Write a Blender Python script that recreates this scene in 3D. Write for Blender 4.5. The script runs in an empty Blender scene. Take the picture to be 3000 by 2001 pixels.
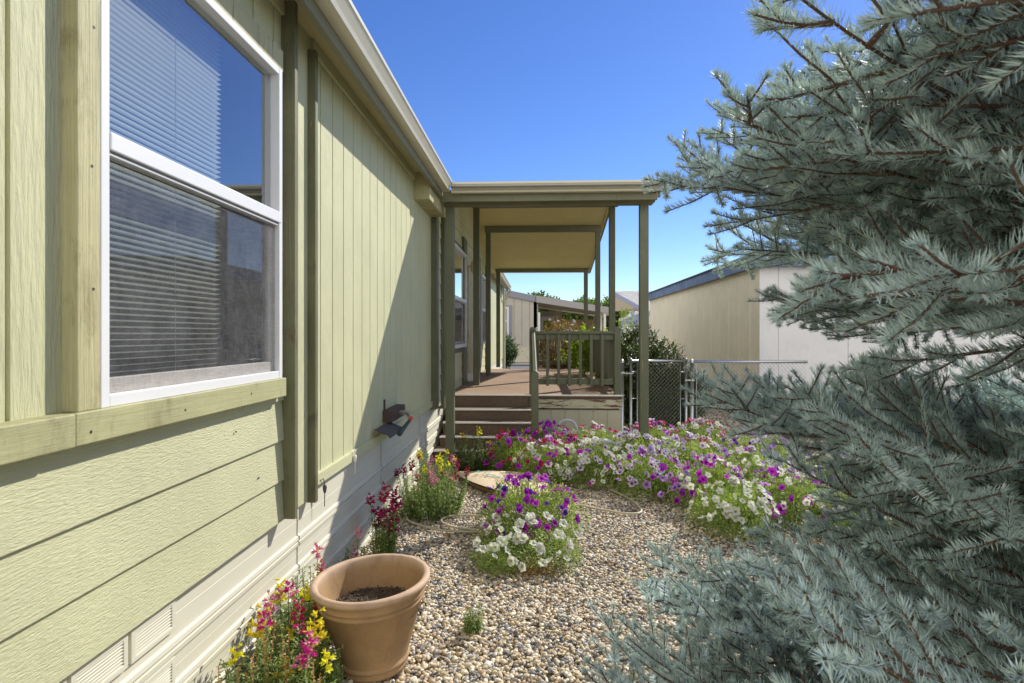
import bpy, math, random
import numpy as np
from mathutils import Vector, Matrix, Euler
random.seed(7)
R = math.radians
S = bpy.context.scene
COL = S.collection

# ------------------------------------------------------------------ camera, sky, sun, exposure
cd = bpy.data.cameras.new('camera'); cam = bpy.data.objects.new('camera', cd); COL.objects.link(cam)
cd.sensor_width = 36; cd.lens = 20.0; cd.shift_y = -20.5 / 3000; cd.clip_start = 0.02; cd.clip_end = 2000
cam.location = (0, 0, 1.62); cam.rotation_euler = (R(90), 0, R(2.645))
cd.dof.use_dof = True; cd.dof.focus_distance = 5.5; cd.dof.aperture_fstop = 11
S.camera = cam
SUN = Vector((1.0, 1.17, 1.22)).normalized()
W = bpy.data.worlds.new("World"); S.world = W; W.use_nodes = True
nt = W.node_tree; nt.nodes.clear()
sky = nt.nodes.new('ShaderNodeTexSky'); sky.sky_type = 'NISHITA'; sky.sun_disc = False
sky.sun_elevation = math.asin(SUN.z); sky.sun_rotation = math.atan2(SUN.x, SUN.y)
sky.air_density = 1.0; sky.dust_density = 0.1; sky.ozone_density = 5.0; sky.altitude = 300
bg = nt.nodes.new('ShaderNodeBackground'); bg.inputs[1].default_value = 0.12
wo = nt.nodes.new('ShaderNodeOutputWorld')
hs = nt.nodes.new('ShaderNodeHueSaturation'); hs.inputs['Saturation'].default_value = 1.17; hs.inputs['Value'].default_value = .80; hs.inputs['Hue'].default_value = .514
nt.links.new(sky.outputs[0], hs.inputs['Color']); # bright white half added to the unseen sky behind the viewer as fill
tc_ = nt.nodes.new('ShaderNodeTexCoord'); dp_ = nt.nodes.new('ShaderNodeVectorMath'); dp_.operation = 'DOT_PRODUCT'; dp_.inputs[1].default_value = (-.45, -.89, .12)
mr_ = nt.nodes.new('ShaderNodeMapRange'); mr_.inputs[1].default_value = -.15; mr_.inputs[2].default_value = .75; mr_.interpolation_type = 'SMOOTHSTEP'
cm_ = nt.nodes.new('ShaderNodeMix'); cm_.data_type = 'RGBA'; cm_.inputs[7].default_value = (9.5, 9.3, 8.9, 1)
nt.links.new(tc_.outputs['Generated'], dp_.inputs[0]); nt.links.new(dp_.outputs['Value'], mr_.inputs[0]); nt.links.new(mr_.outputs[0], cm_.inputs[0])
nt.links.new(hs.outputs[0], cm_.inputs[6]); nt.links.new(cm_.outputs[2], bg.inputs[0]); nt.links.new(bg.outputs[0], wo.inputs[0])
sd = bpy.data.lights.new('sun', 'SUN'); sd.energy = 3.6; sd.angle = R(0.53); sd.color = (1.0, 0.95, 0.86)
so = bpy.data.objects.new('sun', sd); COL.objects.link(so)
so.rotation_euler = SUN.to_track_quat('Z', 'Y').to_euler()
S.view_settings.view_transform = 'Standard'; S.view_settings.look = 'None'
S.view_settings.exposure = 0.72; S.view_settings.gamma = 1.0
S.cycles.max_bounces = 8; S.cycles.transparent_max_bounces = 24
S.cycles.use_denoising = True

# ------------------------------------------------------------------ materials
def newmat(name):
    m = bpy.data.materials.new(name); m.use_nodes = True
    t = m.node_tree; b = t.nodes['Principled BSDF']
    return m, t, b

def N(t, kind, **kw):
    n = t.nodes.new(kind)
    for k, v in kw.items():
        if k == 'inp':
            for a, c in v.items(): n.inputs[a].default_value = c
        else: setattr(n, k, v)
    return n

def coords(t, scale, src='Object'):
    tc = N(t, 'ShaderNodeTexCoord'); mp = N(t, 'ShaderNodeMapping', inp={'Scale': scale})
    t.links.new(tc.outputs[src], mp.inputs[0]); return mp.outputs[0]

def noise(t, vec, scale, detail=4, rough=.55, dist=0):
    n = N(t, 'ShaderNodeTexNoise', inp={'Scale': scale, 'Detail': detail, 'Roughness': rough, 'Distortion': dist})
    if vec is not None: t.links.new(vec, n.inputs['Vector'])
    return n.outputs['Fac']

def ramp(t, fac, stops, interp='LINEAR'):
    r = N(t, 'ShaderNodeValToRGB'); r.color_ramp.interpolation = interp
    e = r.color_ramp.elements
    while len(e) < len(stops): e.new(.5)
    for i, (p, c) in enumerate(stops):
        e[i].position = p; e[i].color = (c[0], c[1], c[2], 1) if not isinstance(c, (int, float)) else (c, c, c, 1)
    t.links.new(fac, r.inputs[0]); return r.outputs[0]

def mix(t, fac, a, b, mode='MIX'):
    m = N(t, 'ShaderNodeMix', data_type='RGBA', blend_type=mode)
    for sock, v in ((m.inputs[0], fac), (m.inputs[6], a), (m.inputs[7], b)):
        if isinstance(v, (int, float)): sock.default_value = v
        elif isinstance(v, tuple): sock.default_value = (v[0], v[1], v[2], 1)
        else: t.links.new(v, sock)
    return m.outputs[2]

def bump(t, b, h, strength=.5, dist=.01):
    n = N(t, 'ShaderNodeBump', inp={'Strength': strength, 'Distance': dist})
    t.links.new(h, n.inputs['Height']); t.links.new(n.outputs[0], b.inputs['Normal']); return n

def painted(name, col, rough=.6, stretch=(60, 60, 5), bs=.5, bd=.004, var=.12, dirt=.12, dirtcol=(.2, .18, .12),
            peel=0., peelcol=(.16, .10, .06), scale=1., island=0.):
    """weathered painted board: grain bump, blotchy tone, thin cracks, optional peeling"""
    m, t, b = newmat(name)
    v = coords(t, stretch); v1 = coords(t, (1, 1, 1))
    g = noise(t, v, scale, 6, .65, .3)
    big = noise(t, v1, 2.2, 5, .6)
    c = mix(t, ramp(t, big, [(.35, 0), (.7, 1)]), tuple(x * (1 - var) for x in col), tuple(min(1, x * (1 + var * .6)) for x in col))
    d = noise(t, coords(t, (7, 7, 3)), 1.3, 7, .7, .4)
    dm = N(t, 'ShaderNodeMath', operation='MULTIPLY', inp={1: dirt * 3}); t.links.new(ramp(t, d, [(.52, 0), (.75, 1)]), dm.inputs[0])
    c = mix(t, dm.outputs[0], c, dirtcol)
    if peel > 0:
        s2 = tuple(x * .35 for x in stretch)
        p = noise(t, coords(t, s2), scale, 8, .72, .8)
        pm = ramp(t, p, [(.66 - peel * .2, 0), (.675 - peel * .2, 1)])
        c = mix(t, pm, c, peelcol)
        hh = N(t, 'ShaderNodeMath', operation='SUBTRACT'); t.links.new(g, hh.inputs[0]); t.links.new(pm, hh.inputs[1]); g = hh.outputs[0]
    t.links.new(c, b.inputs['Base Color']); b.inputs['Roughness'].default_value = rough
    bump(t, b, g, bs, bd)
    return m

def plain(name, col, rough=.5, metal=0., nscale=40, var=.1, bs=.15, bd=.002, spec=.5):
    m, t, b = newmat(name)
    n = noise(t, coords(t, (1, 1, 1)), nscale, 5, .6)
    c = mix(t, n, tuple(x * (1 - var) for x in col), tuple(min(1, x * (1 + var)) for x in col))
    t.links.new(c, b.inputs['Base Color'])
    b.inputs['Roughness'].default_value = rough; b.inputs['Metallic'].default_value = metal
    b.inputs['Specular IOR Level'].default_value = spec
    if bs: bump(t, b, n, bs, bd)
    return m

def leafmat(name, cols, trans=.35, rough=.5, spec=.4, tcol=None):
    """leaf: tone differs from leaf to leaf, part of the light goes through"""
    m, t, b = newmat(name)
    gi = N(t, 'ShaderNodeNewGeometry')
    k = len(cols)
    c = ramp(t, gi.outputs['Random Per Island'], [(i / max(1, k - 1), cc) for i, cc in enumerate(cols)])
    t.links.new(c, b.inputs['Base Color']); b.inputs['Roughness'].default_value = rough
    b.inputs['Specular IOR Level'].default_value = spec
    if trans > 0:
        tr = N(t, 'ShaderNodeBsdfTranslucent')
        t.links.new(mix(t, 1.0, c, tcol or (1.0, 1.15, .45), 'MULTIPLY'), tr.inputs[0])
        mx = N(t, 'ShaderNodeMixShader', inp={0: trans})
        t.links.new(b.outputs[0], mx.inputs[1]); t.links.new(tr.outputs[0], mx.inputs[2])
        t.links.new(mx.outputs[0], t.nodes['Material Output'].inputs[0])
    return m

SAGE = (.53, .525, .315); OLIVE = (.148, .146, .075)
M = {}
M['siding_v'] = painted('siding paint vertical grain', SAGE, .62, (70, 70, 9), .9, .009, .07, .04)
M['siding_h'] = painted('siding paint horizontal grain', SAGE, .6, (130, 34, 160), .9, .006, .07, .05)
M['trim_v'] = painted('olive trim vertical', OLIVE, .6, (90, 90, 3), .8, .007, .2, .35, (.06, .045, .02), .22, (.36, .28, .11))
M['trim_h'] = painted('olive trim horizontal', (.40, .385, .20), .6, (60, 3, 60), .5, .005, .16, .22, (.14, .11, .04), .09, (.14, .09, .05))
M['trim_sun'] = painted('sunlit olive weathered trim', (.50, .46, .25), .6, (110, 110, 2.5), .9, .008, .16, .3, (.20, .15, .05), .20, (.12, .08, .03))  # sunlit copy of the olive trim, brightness put into the colour
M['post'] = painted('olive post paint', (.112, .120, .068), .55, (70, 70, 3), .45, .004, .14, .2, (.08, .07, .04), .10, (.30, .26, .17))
M['rail'] = painted('olive rail paint', (.112, .120, .070), .5, (70, 70, 30), .3, .003, .15, .12, (.08, .07, .04), .02, (.32, .29, .22))
M['beam'] = painted('olive beam paint', (.145, .145, .08), .55, (4, 60, 60), .3, .003, .1, .08)
M['fascia'] = painted('fascia paint', (.19, .18, .105), .55, (60, 4, 60), .3, .003, .1, .08)
M['soffit'] = painted('soffit paint', (.56, .50, .29), .7, (9, 9, 9), .15, .003, .05, .03)
M['ceiling'] = painted('porch ceiling panel', (.68, .61, .29), .7, (14, 14, 14), .2, .003, .05, .05)
M['gutter'] = plain('gutter enamel', (.56, .52, .40), .35, 0, 9, .07, .03)
M['skirt'] = plain('skirting panel', (.60, .575, .455), .55, 0, 6, .05, .25, .004)
M['skirtdark'] = plain('dark seam and painted gap shade', (.03, .03, .025), .9)  # near-black for panel joints and for shade painted into gaps
M['vinyl'] = plain('white vinyl', (.70, .70, .69), .35, 0, 5, .04, .05)
M['sash'] = plain('dusty lower sash', (.60, .56, .50), .5, 0, 12, .2, .2)
M['blind'] = plain('blind slat', (.78, .77, .68), .5, 0, 3, .03, 0)
_m, _t, _b = newmat('blind slat'); _b.inputs['Base Color'].default_value = (.62, .63, .55, 1)
_r = N(_t, 'ShaderNodeBsdfTranslucent', inp={'Color': (.48, .52, .46, 1)}); _x = N(_t, 'ShaderNodeMixShader', inp={0: .75}); _t.links.new(_b.outputs[0], _x.inputs[1]); _t.links.new(_r.outputs[0], _x.inputs[2]); _t.links.new(_x.outputs[0], _t.nodes['Material Output'].inputs[0]); M['blind'] = _m
M['room'] = plain('dim room', (.035, .035, .04), .9, 0, 3, .1, 0)
M['alu'] = plain('bare aluminium strip', (.80, .78, .72), .35, .15, 25, .12, .1)
M['galv'] = plain('galvanized steel', (.46, .47, .49), .38, .85, 60, .25, .1)
M['shingle'] = plain('asphalt shingle', (.12, .115, .11), .9, 0, 90, .4, .6, .006)
M['shinglegrey'] = painted('grey shingle rows', (.34, .34, .35), .9, (3, 3, 3), .5, .02, .25, .2)
M['stain'] = painted('dark stained wood', (.10, .05, .03), .45, (3, 60, 60), .4, .003, .2, .2)
M['scraped'] = painted('scraped board', (.50, .47, .33), .65, (8, 60, 60), .5, .004, .1, .2, (.2, .15, .1), .62, (.15, .065, .04))
M['panel'] = painted('beige panel', (.47, .44, .33), .6, (50, 50, 5), .2, .003, .06, .06)
M['neighbour'] = painted('cream panel wall', (.92, .83, .62), .7, (45, 45, 4), .35, .004, .06, .05)
M['neighbour2'] = painted('off white panel wall', (.66, .65, .65), .7, (45, 45, 4), .35, .004, .05, .05)
M['bluefascia'] = painted('faded blue fascia', (.19, .27, .46), .6, (50, 3, 50), .4, .004, .25, .45, (.05, .06, .09), .05, (.10, .11, .14))
M['farwall'] = painted('far wall', (.40, .37, .31), .7, (6, 6, 2), .2, .01, .05, .03)
M['farwhite'] = plain('far white', (.62, .60, .57), .6)
M['farfascia'] = plain('far fascia', (.30, .28, .27), .6)
M['farblue'] = plain('far blue grey siding', (.26, .30, .42), .7)
M['fargrey'] = plain('far grey trim', (.22, .22, .26), .6)
M['faryellow'] = plain('far tan wall', (.55, .42, .20), .7)
M['fartan'] = plain('gable underside', (.40, .33, .24), .7)
M['asphalt'] = plain('asphalt', (.09, .09, .095), .9, 0, 60, .3, .4)
M['soil'] = plain('soil', (.10, .075, .05), .95, 0, 30, .4, .8, .02)
M['hose'] = plain('faded hose', (.52, .46, .32), .5, 0, 14, .15, .1)
M['hosestripe'] = plain('green hose stripe', (.16, .24, .17), .5)
M['card'] = plain('cardboard', (.62, .50, .34), .8, 0, 16, .08, .1)
M['carddark'] = plain('cardboard shade and crease tone', (.33, .20, .10), .85, 0, 16, .1, .1)  # cardboard darkened: the flap's shade side is put into the colour
M['ink'] = plain('teal ink', (.10, .30, .28), .8, bs=0)
M['inkred'] = plain('red ink', (.62, .36, .26), .8, bs=0)
M['can'] = plain('grey white plastic', (.55, .56, .62), .45)
M['rust'] = plain('dark weathered iron', (.07, .045, .04), .6, .2, 30, .5, .4)
M['slate'] = plain('grey roofing scrap', (.07, .065, .06), .8, 0, 40, .3, .4)
M['brass'] = plain('dull metal', (.5, .48, .45), .4, .8)
M['red'] = plain('red handle', (.55, .06, .04), .5)
M['greenfit'] = plain('green fitting', (.03, .06, .04), .5)
M['string'] = plain('white string', (.75, .73, .68), .8)
M['bark'] = plain('bark', (.11, .075, .05), .9, 0, 20, .4, .8, .01)
M['twig'] = plain('reddish twig', (.105, .052, .032), .7, 0, 120, .35, .5, .002)
M['drystem'] = leafmat('dried stalk', [(.38, .22, .07), (.55, .30, .10), (.30, .22, .10)], .2)
M['stem'] = leafmat('green stem', [(.16, .24, .06), (.22, .28, .09)], .2)

def aggregate(name, c1, c2):
    m, t, b = newmat(name)
    v = N(t, 'ShaderNodeTexVoronoi', inp={'Scale': 130.}); tc = N(t, 'ShaderNodeTexCoord'); t.links.new(tc.outputs['Object'], v.inputs['Vector'])
    c = ramp(t, v.outputs['Color'], [(0, c1), (.35, c2), (.7, tuple(x * 1.35 for x in c2)), (1, tuple(x * .5 for x in c1))])
    c = mix(t, ramp(t, noise(t, coords(t, (1, 1, 1)), 1.7, 4), [(.4, 0), (.7, .35)]), c, tuple(x * .6 for x in c2))
    t.links.new(c, b.inputs['Base Color']); b.inputs['Roughness'].default_value = .85
    bump(t, b, v.outputs['Distance'], .8, .004); return m
M['deckstone'] = aggregate('pebbled deck surface', (.07, .045, .03), (.30, .20, .125))
M['riser'] = aggregate('pebbled riser in shade tone', (.04, .028, .02), (.15, .10, .065))  # deck stone darkened, so the shade on the steps is in the colour

def glassmat(name, fac, tint=(.9, .95, 1)):
    m, t, b = newmat(name); t.nodes.remove(b)
    g = N(t, 'ShaderNodeBsdfGlossy', inp={'Roughness': .01, 'Color': (tint[0], tint[1], tint[2], 1)})
    tr = N(t, 'ShaderNodeBsdfTransparent', inp={'Color': (.94, .96, .95, 1)})
    fr = N(t, 'ShaderNodeFresnel', inp={'IOR': 1.5}); ge = N(t, 'ShaderNodeNewGeometry')
    io = N(t, 'ShaderNodeMath', operation='MULTIPLY_ADD', inp={1: -.8333, 2: 1.5}); t.links.new(ge.outputs['Backfacing'], io.inputs[0]); t.links.new(io.outputs[0], fr.inputs['IOR'])
    ad = N(t, 'ShaderNodeMath', operation='MULTIPLY_ADD', inp={1: 1.6, 2: fac}, use_clamp=True); t.links.new(fr.outputs[0], ad.inputs[0])
    mx = N(t, 'ShaderNodeMixShader'); t.links.new(ad.outputs[0], mx.inputs[0])
    t.links.new(tr.outputs[0], mx.inputs[1]); t.links.new(g.outputs[0], mx.inputs[2])
    t.links.new(mx.outputs[0], t.nodes['Material Output'].inputs[0]); return m
M['glass'] = glassmat('window glass', .16); M['glasslow'] = glassmat('lower pane glass', .0)

def screenmat():
    m, t, b = newmat('insect screen')
    b.inputs['Roughness'].default_value = .8
    n = noise(t, coords(t, (30, 18, 420)), 1.0, 3, .7); n3 = noise(t, coords(t, (30, 420, 18)), 1.0, 3, .7)
    n2 = noise(t, coords(t, (1, 1, 1)), 7, 6, .7)
    ad = N(t, 'ShaderNodeMath', operation='ADD'); t.links.new(n, ad.inputs[0]); t.links.new(n3, ad.inputs[1])
    a = N(t, 'ShaderNodeMath', operation='MULTIPLY_ADD', inp={1: .9, 2: -.58}, use_clamp=True); t.links.new(ad.outputs[0], a.inputs[0])
    t.links.new(ramp(t, n2, [(.35, (.07, .07, .075)), (.8, (.24, .24, .25))]), b.inputs['Base Color'])
    t.links.new(a.outputs[0], b.inputs['Alpha']); return m
M['screen'] = screenmat()

def potmat():
    m, t, b = newmat('terracotta plastic')
    n = noise(t, coords(t, (1, 1, 1)), 5, 8, .7); f = noise(t, coords(t, (1, 1, 1)), 160, 3, .7)
    c = mix(t, ramp(t, n, [(.35, 0), (.7, 1)]), (.33, .20, .088), (.42, .275, .135))
    # paler, greyer toward the rim
    tc = N(t, 'ShaderNodeTexCoord'); sp = N(t, 'ShaderNodeSeparateXYZ'); t.links.new(tc.outputs['Object'], sp.inputs[0])
    mr = N(t, 'ShaderNodeMapRange', inp={1: .38, 2: .43}); t.links.new(sp.outputs[2], mr.inputs[0])
    mm = N(t, 'ShaderNodeMath', operation='MULTIPLY', inp={1: .55}); t.links.new(mr.outputs[0], mm.inputs[0])
    c = mix(t, mm.outputs[0], c, (.56, .42, .33))
    c = mix(t, ramp(t, f, [(.35, .0), (.75, .25)]), c, (.56, .36, .20))
    st = noise(t, coords(t, (3, 3, 1.2)), 3.0, 6, .7, .5)
    c = mix(t, ramp(t, st, [(.50, 0), (.70, .55)]), c, (.20, .125, .075))
    t.links.new(c, b.inputs['Base Color']); b.inputs['Roughness'].default_value = .7
    bump(t, b, f, .25, .002); return m
M['pot'] = potmat()

def pebblemat(name, k=1.0):
    m, t, b = newmat(name)
    gi = N(t, 'ShaderNodeNewGeometry')
    cols = [(0, (.64, .52, .32)), (.13, (.78, .69, .50)), (.26, (.48, .35, .20)), (.38, (.15, .135, .12)), (.50, (.66, .53, .33)),
            (.60, (.27, .26, .26)), (.70, (.46, .30, .15)), (.76, (.80, .74, .62)), (.86, (.11, .12, .15)), (.94, (.42, .40, .38))]
    c = ramp(t, gi.outputs['Random Per Island'], [(p, tuple(x * k for x in q)) for p, q in cols], 'CONSTANT')
    n = noise(t, coords(t, (1, 1, 1)), 160, 3, .6)
    c = mix(t, ramp(t, n, [(.3, 0), (.8, .35)]), c, (.55 * k, .47 * k, .36 * k))
    t.links.new(c, b.inputs['Base Color']); b.inputs['Roughness'].default_value = .55; return m
M['pebble'] = pebblemat('river pebbles', .90); M['chip'] = pebblemat('grey stone chips', .75)
M['potmix'] = plain('potting soil crumbs', (.09, .06, .04), .9, 0, 60, .6, .3)

def needlemat():
    m, t, b = newmat('blue spruce needles')
    gi = N(t, 'ShaderNodeNewGeometry')
    c = ramp(t, gi.outputs['Random Per Island'], [(0, (.26, .35, .35)), (.4, (.50, .63, .67)), (.8, (.74, .88, .95)), (1, (.70, .78, .62))])
    oi = N(t, 'ShaderNodeObjectInfo')
    c = mix(t, ramp(t, oi.outputs['Random'], [(0, 0), (1, .55)]), c, (.30, .38, .36))
    t.links.new(c, b.inputs['Base Color']); b.inputs['Roughness'].default_value = .5; b.inputs['Specular IOR Level'].default_value = .3
    tr = N(t, 'ShaderNodeBsdfTranslucent'); t.links.new(mix(t, 1., c, (1., 1.1, .6), 'MULTIPLY'), tr.inputs[0])
    mx = N(t, 'ShaderNodeMixShader', inp={0: .12}); t.links.new(b.outputs[0], mx.inputs[1]); t.links.new(tr.outputs[0], mx.inputs[2])
    t.links.new(mx.outputs[0], t.nodes['Material Output'].inputs[0]); return m
M['needle'] = needlemat()
M['petleaf'] = leafmat('petunia leaves', [(.20, .27, .06), (.34, .42, .11), (.46, .52, .19), (.26, .35, .08)], .45, .45, .5)
M['snapleaf'] = leafmat('snapdragon leaves', [(.14, .20, .05), (.25, .33, .09), (.40, .46, .18)], .4, .4, .5)
M['shrubleaf'] = leafmat('shrub leaves', [(.035, .055, .012), (.07, .10, .02), (.16, .19, .05)], .2, .35, .5)
M['darkleaf'] = leafmat('clipped shrub leaves', [(.03, .07, .02), (.06, .11, .03), (.10, .16, .05)], .2)
M['redleaf'] = leafmat('russet leaves', [(.30, .10, .03), (.18, .06, .03), (.42, .20, .06), (.30, .30, .08), (.12, .05, .02)], .35)
M['limeleaf'] = leafmat('lime leaves', [(.32, .42, .05), (.22, .33, .04), (.45, .50, .08)], .45)
M['treeleaf'] = leafmat('tree leaves', [(.08, .13, .03), (.14, .20, .05), (.22, .27, .08)], .35)

def petal(name, centre, mid, edge, veins=None):
    m, t, b = newmat(name)
    tc = N(t, 'ShaderNodeTexCoord'); sp = N(t, 'ShaderNodeSeparateXYZ'); t.links.new(tc.outputs['Object'], sp.inputs[0])
    cb = N(t, 'ShaderNodeCombineXYZ'); t.links.new(sp.outputs[0], cb.inputs[0]); t.links.new(sp.outputs[1], cb.inputs[1])
    ln = N(t, 'ShaderNodeVectorMath', operation='LENGTH'); t.links.new(cb.outputs[0], ln.inputs[0])
    mr = N(t, 'ShaderNodeMapRange', inp={1: 0., 2: .033}); t.links.new(ln.outputs['Value'], mr.inputs[0])
    c = ramp(t, mr.outputs[0], [(0, centre), (.18, centre), (.36, mid), (.9, edge)])
    oi = N(t, 'ShaderNodeObjectInfo'); hv = N(t, 'ShaderNodeHueSaturation')
    a = N(t, 'ShaderNodeMapRange', inp={3: .48, 4: .52}); t.links.new(oi.outputs['Random'], a.inputs[0]); t.links.new(a.outputs[0], hv.inputs['Hue'])
    a = N(t, 'ShaderNodeMapRange', inp={3: .78, 4: 1.1}); t.links.new(oi.outputs['Random'], a.inputs[0]); t.links.new(a.outputs[0], hv.inputs['Value'])
    t.links.new(c, hv.inputs['Color'])
    t.links.new(hv.outputs[0], b.inputs['Base Color']); b.inputs['Roughness'].default_value = .55; b.inputs['Specular IOR Level'].default_value = .25
    tr = N(t, 'ShaderNodeBsdfTranslucent'); t.links.new(hv.outputs[0], tr.inputs[0])
    mx = N(t, 'ShaderNodeMixShader', inp={0: .42}); t.links.new(b.outputs[0], mx.inputs[1]); t.links.new(tr.outputs[0], mx.inputs[2])
    t.links.new(mx.outputs[0], t.nodes['Material Output'].inputs[0]); return m
PET = {
    'purple': petal('purple petal', (.07, .005, .10), (.44, .02, .50), (.60, .04, .66)),
    'violet': petal('violet petal', (.02, .005, .06), (.12, .02, .34), (.20, .06, .50)),
    'white': petal('cream petal', (.45, .50, .12), (.80, .80, .66), (.86, .86, .80)),
    'lavender': petal('lavender petal', (.10, .01, .12), (.58, .44, .66), (.80, .74, .84)),
    'pink': petal('pink petal', (.80, .78, .50), (.66, .03, .26), (.62, .02, .22)),
    'mauve': petal('mauve petal', (.12, .02, .2), (.44, .20, .66), (.56, .34, .74)),
    'crimson': petal('crimson petal', (.3, .02, .05), (.42, .015, .10), (.5, .02, .14)),
    'yellow': petal('yellow petal', (.85, .6, .03), (.85, .74, .03), (.88, .80, .06)),
    'rose': petal('rose petal', (.9, .7, .2), (.62, .12, .34), (.74, .34, .50)),
    'scarlet': petal('scarlet petal', (.5, .05, .02), (.55, .02, .02), (.62, .04, .03)),
}

# ------------------------------------------------------------------ builders
def tag(o, label=None, cat=None, group=None, kind=None):
    if label: o['label'] = label
    if cat: o['category'] = cat
    if group: o['group'] = group
    if kind: o['kind'] = kind
    return o

def thing(name, label, cat, loc=(0, 0, 0), group=None):
    o = bpy.data.objects.new(name, None); COL.objects.link(o); o.location = loc; o.empty_display_size = .1
    return tag(o, label, cat, group)

class MB:
    def __init__(s): s.v = []; s.f = []; s.mi = []
    def add(s, vs, fs, mi=0):
        k = len(s.v); s.v += [tuple(p) for p in vs]; s.f += [tuple(i + k for i in f) for f in fs]; s.mi += [mi] * len(fs); return s
    def box(s, x0, x1, y0, y1, z0, z1, mi=0):
        return s.add([(x0, y0, z0), (x1, y0, z0), (x1, y1, z0), (x0, y1, z0), (x0, y0, z1), (x1, y0, z1), (x1, y1, z1), (x0, y1, z1)],
                     [(3, 2, 1, 0), (4, 5, 6, 7), (0, 1, 5, 4), (1, 2, 6, 5), (2, 3, 7, 6), (3, 0, 4, 7)], mi)
    def extr_y(s, prof, y0, y1, mi=0, caps=True, closed=True):
        """extrude an (x, z) outline along y"""
        n = len(prof); k = range(n if closed else n - 1)
        vs = [(x, y0, z) for x, z in prof] + [(x, y1, z) for x, z in prof]
        fs = [(i, (i + 1) % n, (i + 1) % n + n, i + n) for i in k]
        if caps and closed: fs += [tuple(range(n - 1, -1, -1)), tuple(range(n, 2 * n))]
        return s.add(vs, fs, mi)
    def extr_x(s, prof, x0, x1, mi=0, caps=True):
        n = len(prof)
        vs = [(x0, y, z) for y, z in prof] + [(x1, y, z) for y, z in prof]
        fs = [(i, (i + 1) % n, (i + 1) % n + n, i + n) for i in range(n)]
        if caps: fs += [tuple(range(n - 1, -1, -1)), tuple(range(n, 2 * n))]
        return s.add(vs, fs, mi)
    def extr_z(s, prof, z0, z1, mi=0, caps=True, closed=True):
        n = len(prof); k = range(n if closed else n - 1)
        vs = [(x, y, z0) for x, y in prof] + [(x, y, z1) for x, y in prof]
        fs = [(i, (i + 1) % n, (i + 1) % n + n, i + n) for i in k]
        if caps and closed: fs += [tuple(range(n - 1, -1, -1)), tuple(range(n, 2 * n))]
        return s.add(vs, fs, mi)
    def tube(s, pts, rad, seg=8, mi=0, caps=True):
        pts = [Vector(p) for p in pts]; n = len(pts)
        rr = rad if isinstance(rad, (list, tuple)) else [rad] * n
        vs = []; up = Vector((0, 0, 1))
        for i, p in enumerate(pts):
            d = (pts[min(i + 1, n - 1)] - pts[max(i - 1, 0)]).normalized()
            a = d.cross(up)
            if a.length < .05: a = d.cross(Vector((0, 1, 0)))
            a.normalize(); b = d.cross(a)
            for j in range(seg):
                t = 2 * math.pi * j / seg; vs.append(p + (a * math.cos(t) + b * math.sin(t)) * rr[i])
        fs = [(i * seg + j, i * seg + (j + 1) % seg, (i + 1) * seg + (j + 1) % seg, (i + 1) * seg + j) for i in range(n - 1) for j in range(seg)]
        if caps: fs += [tuple(range(seg)), tuple(range(n * seg - 1, (n - 1) * seg - 1, -1))]
        return s.add(vs, fs, mi)
    def lathe(s, prof, c=(0, 0, 0), seg=48, mi=0):
        n = len(prof); vs = []
        for r, z in prof:
            for j in range(seg):
                t = 2 * math.pi * j / seg; vs.append((c[0] + r * math.cos(t), c[1] + r * math.sin(t), c[2] + z))
        fs = [(i * seg + j, i * seg + (j + 1) % seg, (i + 1) * seg + (j + 1) % seg, (i + 1) * seg + j) for i in range(n - 1) for j in range(seg)]
        return s.add(vs, fs, mi)
    def build(s, name, mats, parent=None, bevel=0, smooth=False):
        me = bpy.data.meshes.new(name); me.from_pydata(s.v, [], s.f); me.validate()
        ms = mats if isinstance(mats, (list, tuple)) else [mats]
        for m in ms: me.materials.append(m)
        if len(ms) > 1 and len(me.polygons) == len(s.mi): me.polygons.foreach_set('material_index', s.mi)
        if smooth: me.polygons.foreach_set('use_smooth', [True] * len(me.polygons))
        me.update()
        o = bpy.data.objects.new(name, me); COL.objects.link(o)
        if parent: o.parent = parent; o.matrix_parent_inverse = Matrix.Translation(parent.location).inverted()
        if bevel:
            b = o.modifiers.new('bevel', 'BEVEL'); b.width = bevel; b.segments = 2; b.limit_method = 'ANGLE'
        return o

def B(name, mat, parent, x0, x1, y0, y1, z0, z1, bevel=.003):
    return MB().box(x0, x1, y0, y1, z0, z1).build(name, mat, parent, bevel)

def npmesh(name, V, F, mats, mi=None, smooth=False):
    """V (n,3); F list of int arrays (m,k) with k = 3 or 4"""
    me = bpy.data.meshes.new(name)
    V = np.ascontiguousarray(V, dtype=np.float32)
    me.vertices.add(len(V)); me.vertices.foreach_set('co', V.ravel())
    loops = np.concatenate([f.ravel() for f in F]).astype(np.int32)
    tot = np.concatenate([np.full(len(f), f.shape[1]) for f in F]).astype(np.int32)
    st = np.concatenate([[0], np.cumsum(tot)[:-1]]).astype(np.int32)
    me.loops.add(len(loops)); me.loops.foreach_set('vertex_index', loops)
    me.polygons.add(len(tot)); me.polygons.foreach_set('loop_start', st)
    try: me.polygons.foreach_set('loop_total', tot)
    except Exception: pass
    for m in mats: me.materials.append(m)
    if mi is not None: me.polygons.foreach_set('material_index', np.concatenate(mi).astype(np.int32))
    if smooth: me.polygons.foreach_set('use_smooth', np.ones(len(tot), dtype=bool))
    me.update(calc_edges=True); return me

def place(name, me, parent=None, loc=(0, 0, 0), rot=(0, 0, 0), sc=(1, 1, 1)):
    o = bpy.data.objects.new(name, me); COL.objects.link(o)
    o.location = loc; o.rotation_euler = rot; o.scale = sc if hasattr(sc, '__len__') else (sc, sc, sc)
    if parent: o.parent = parent
    return o

def rows(a): return a / np.maximum(np.linalg.norm(a, axis=-1, keepdims=True), 1e-9)

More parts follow.
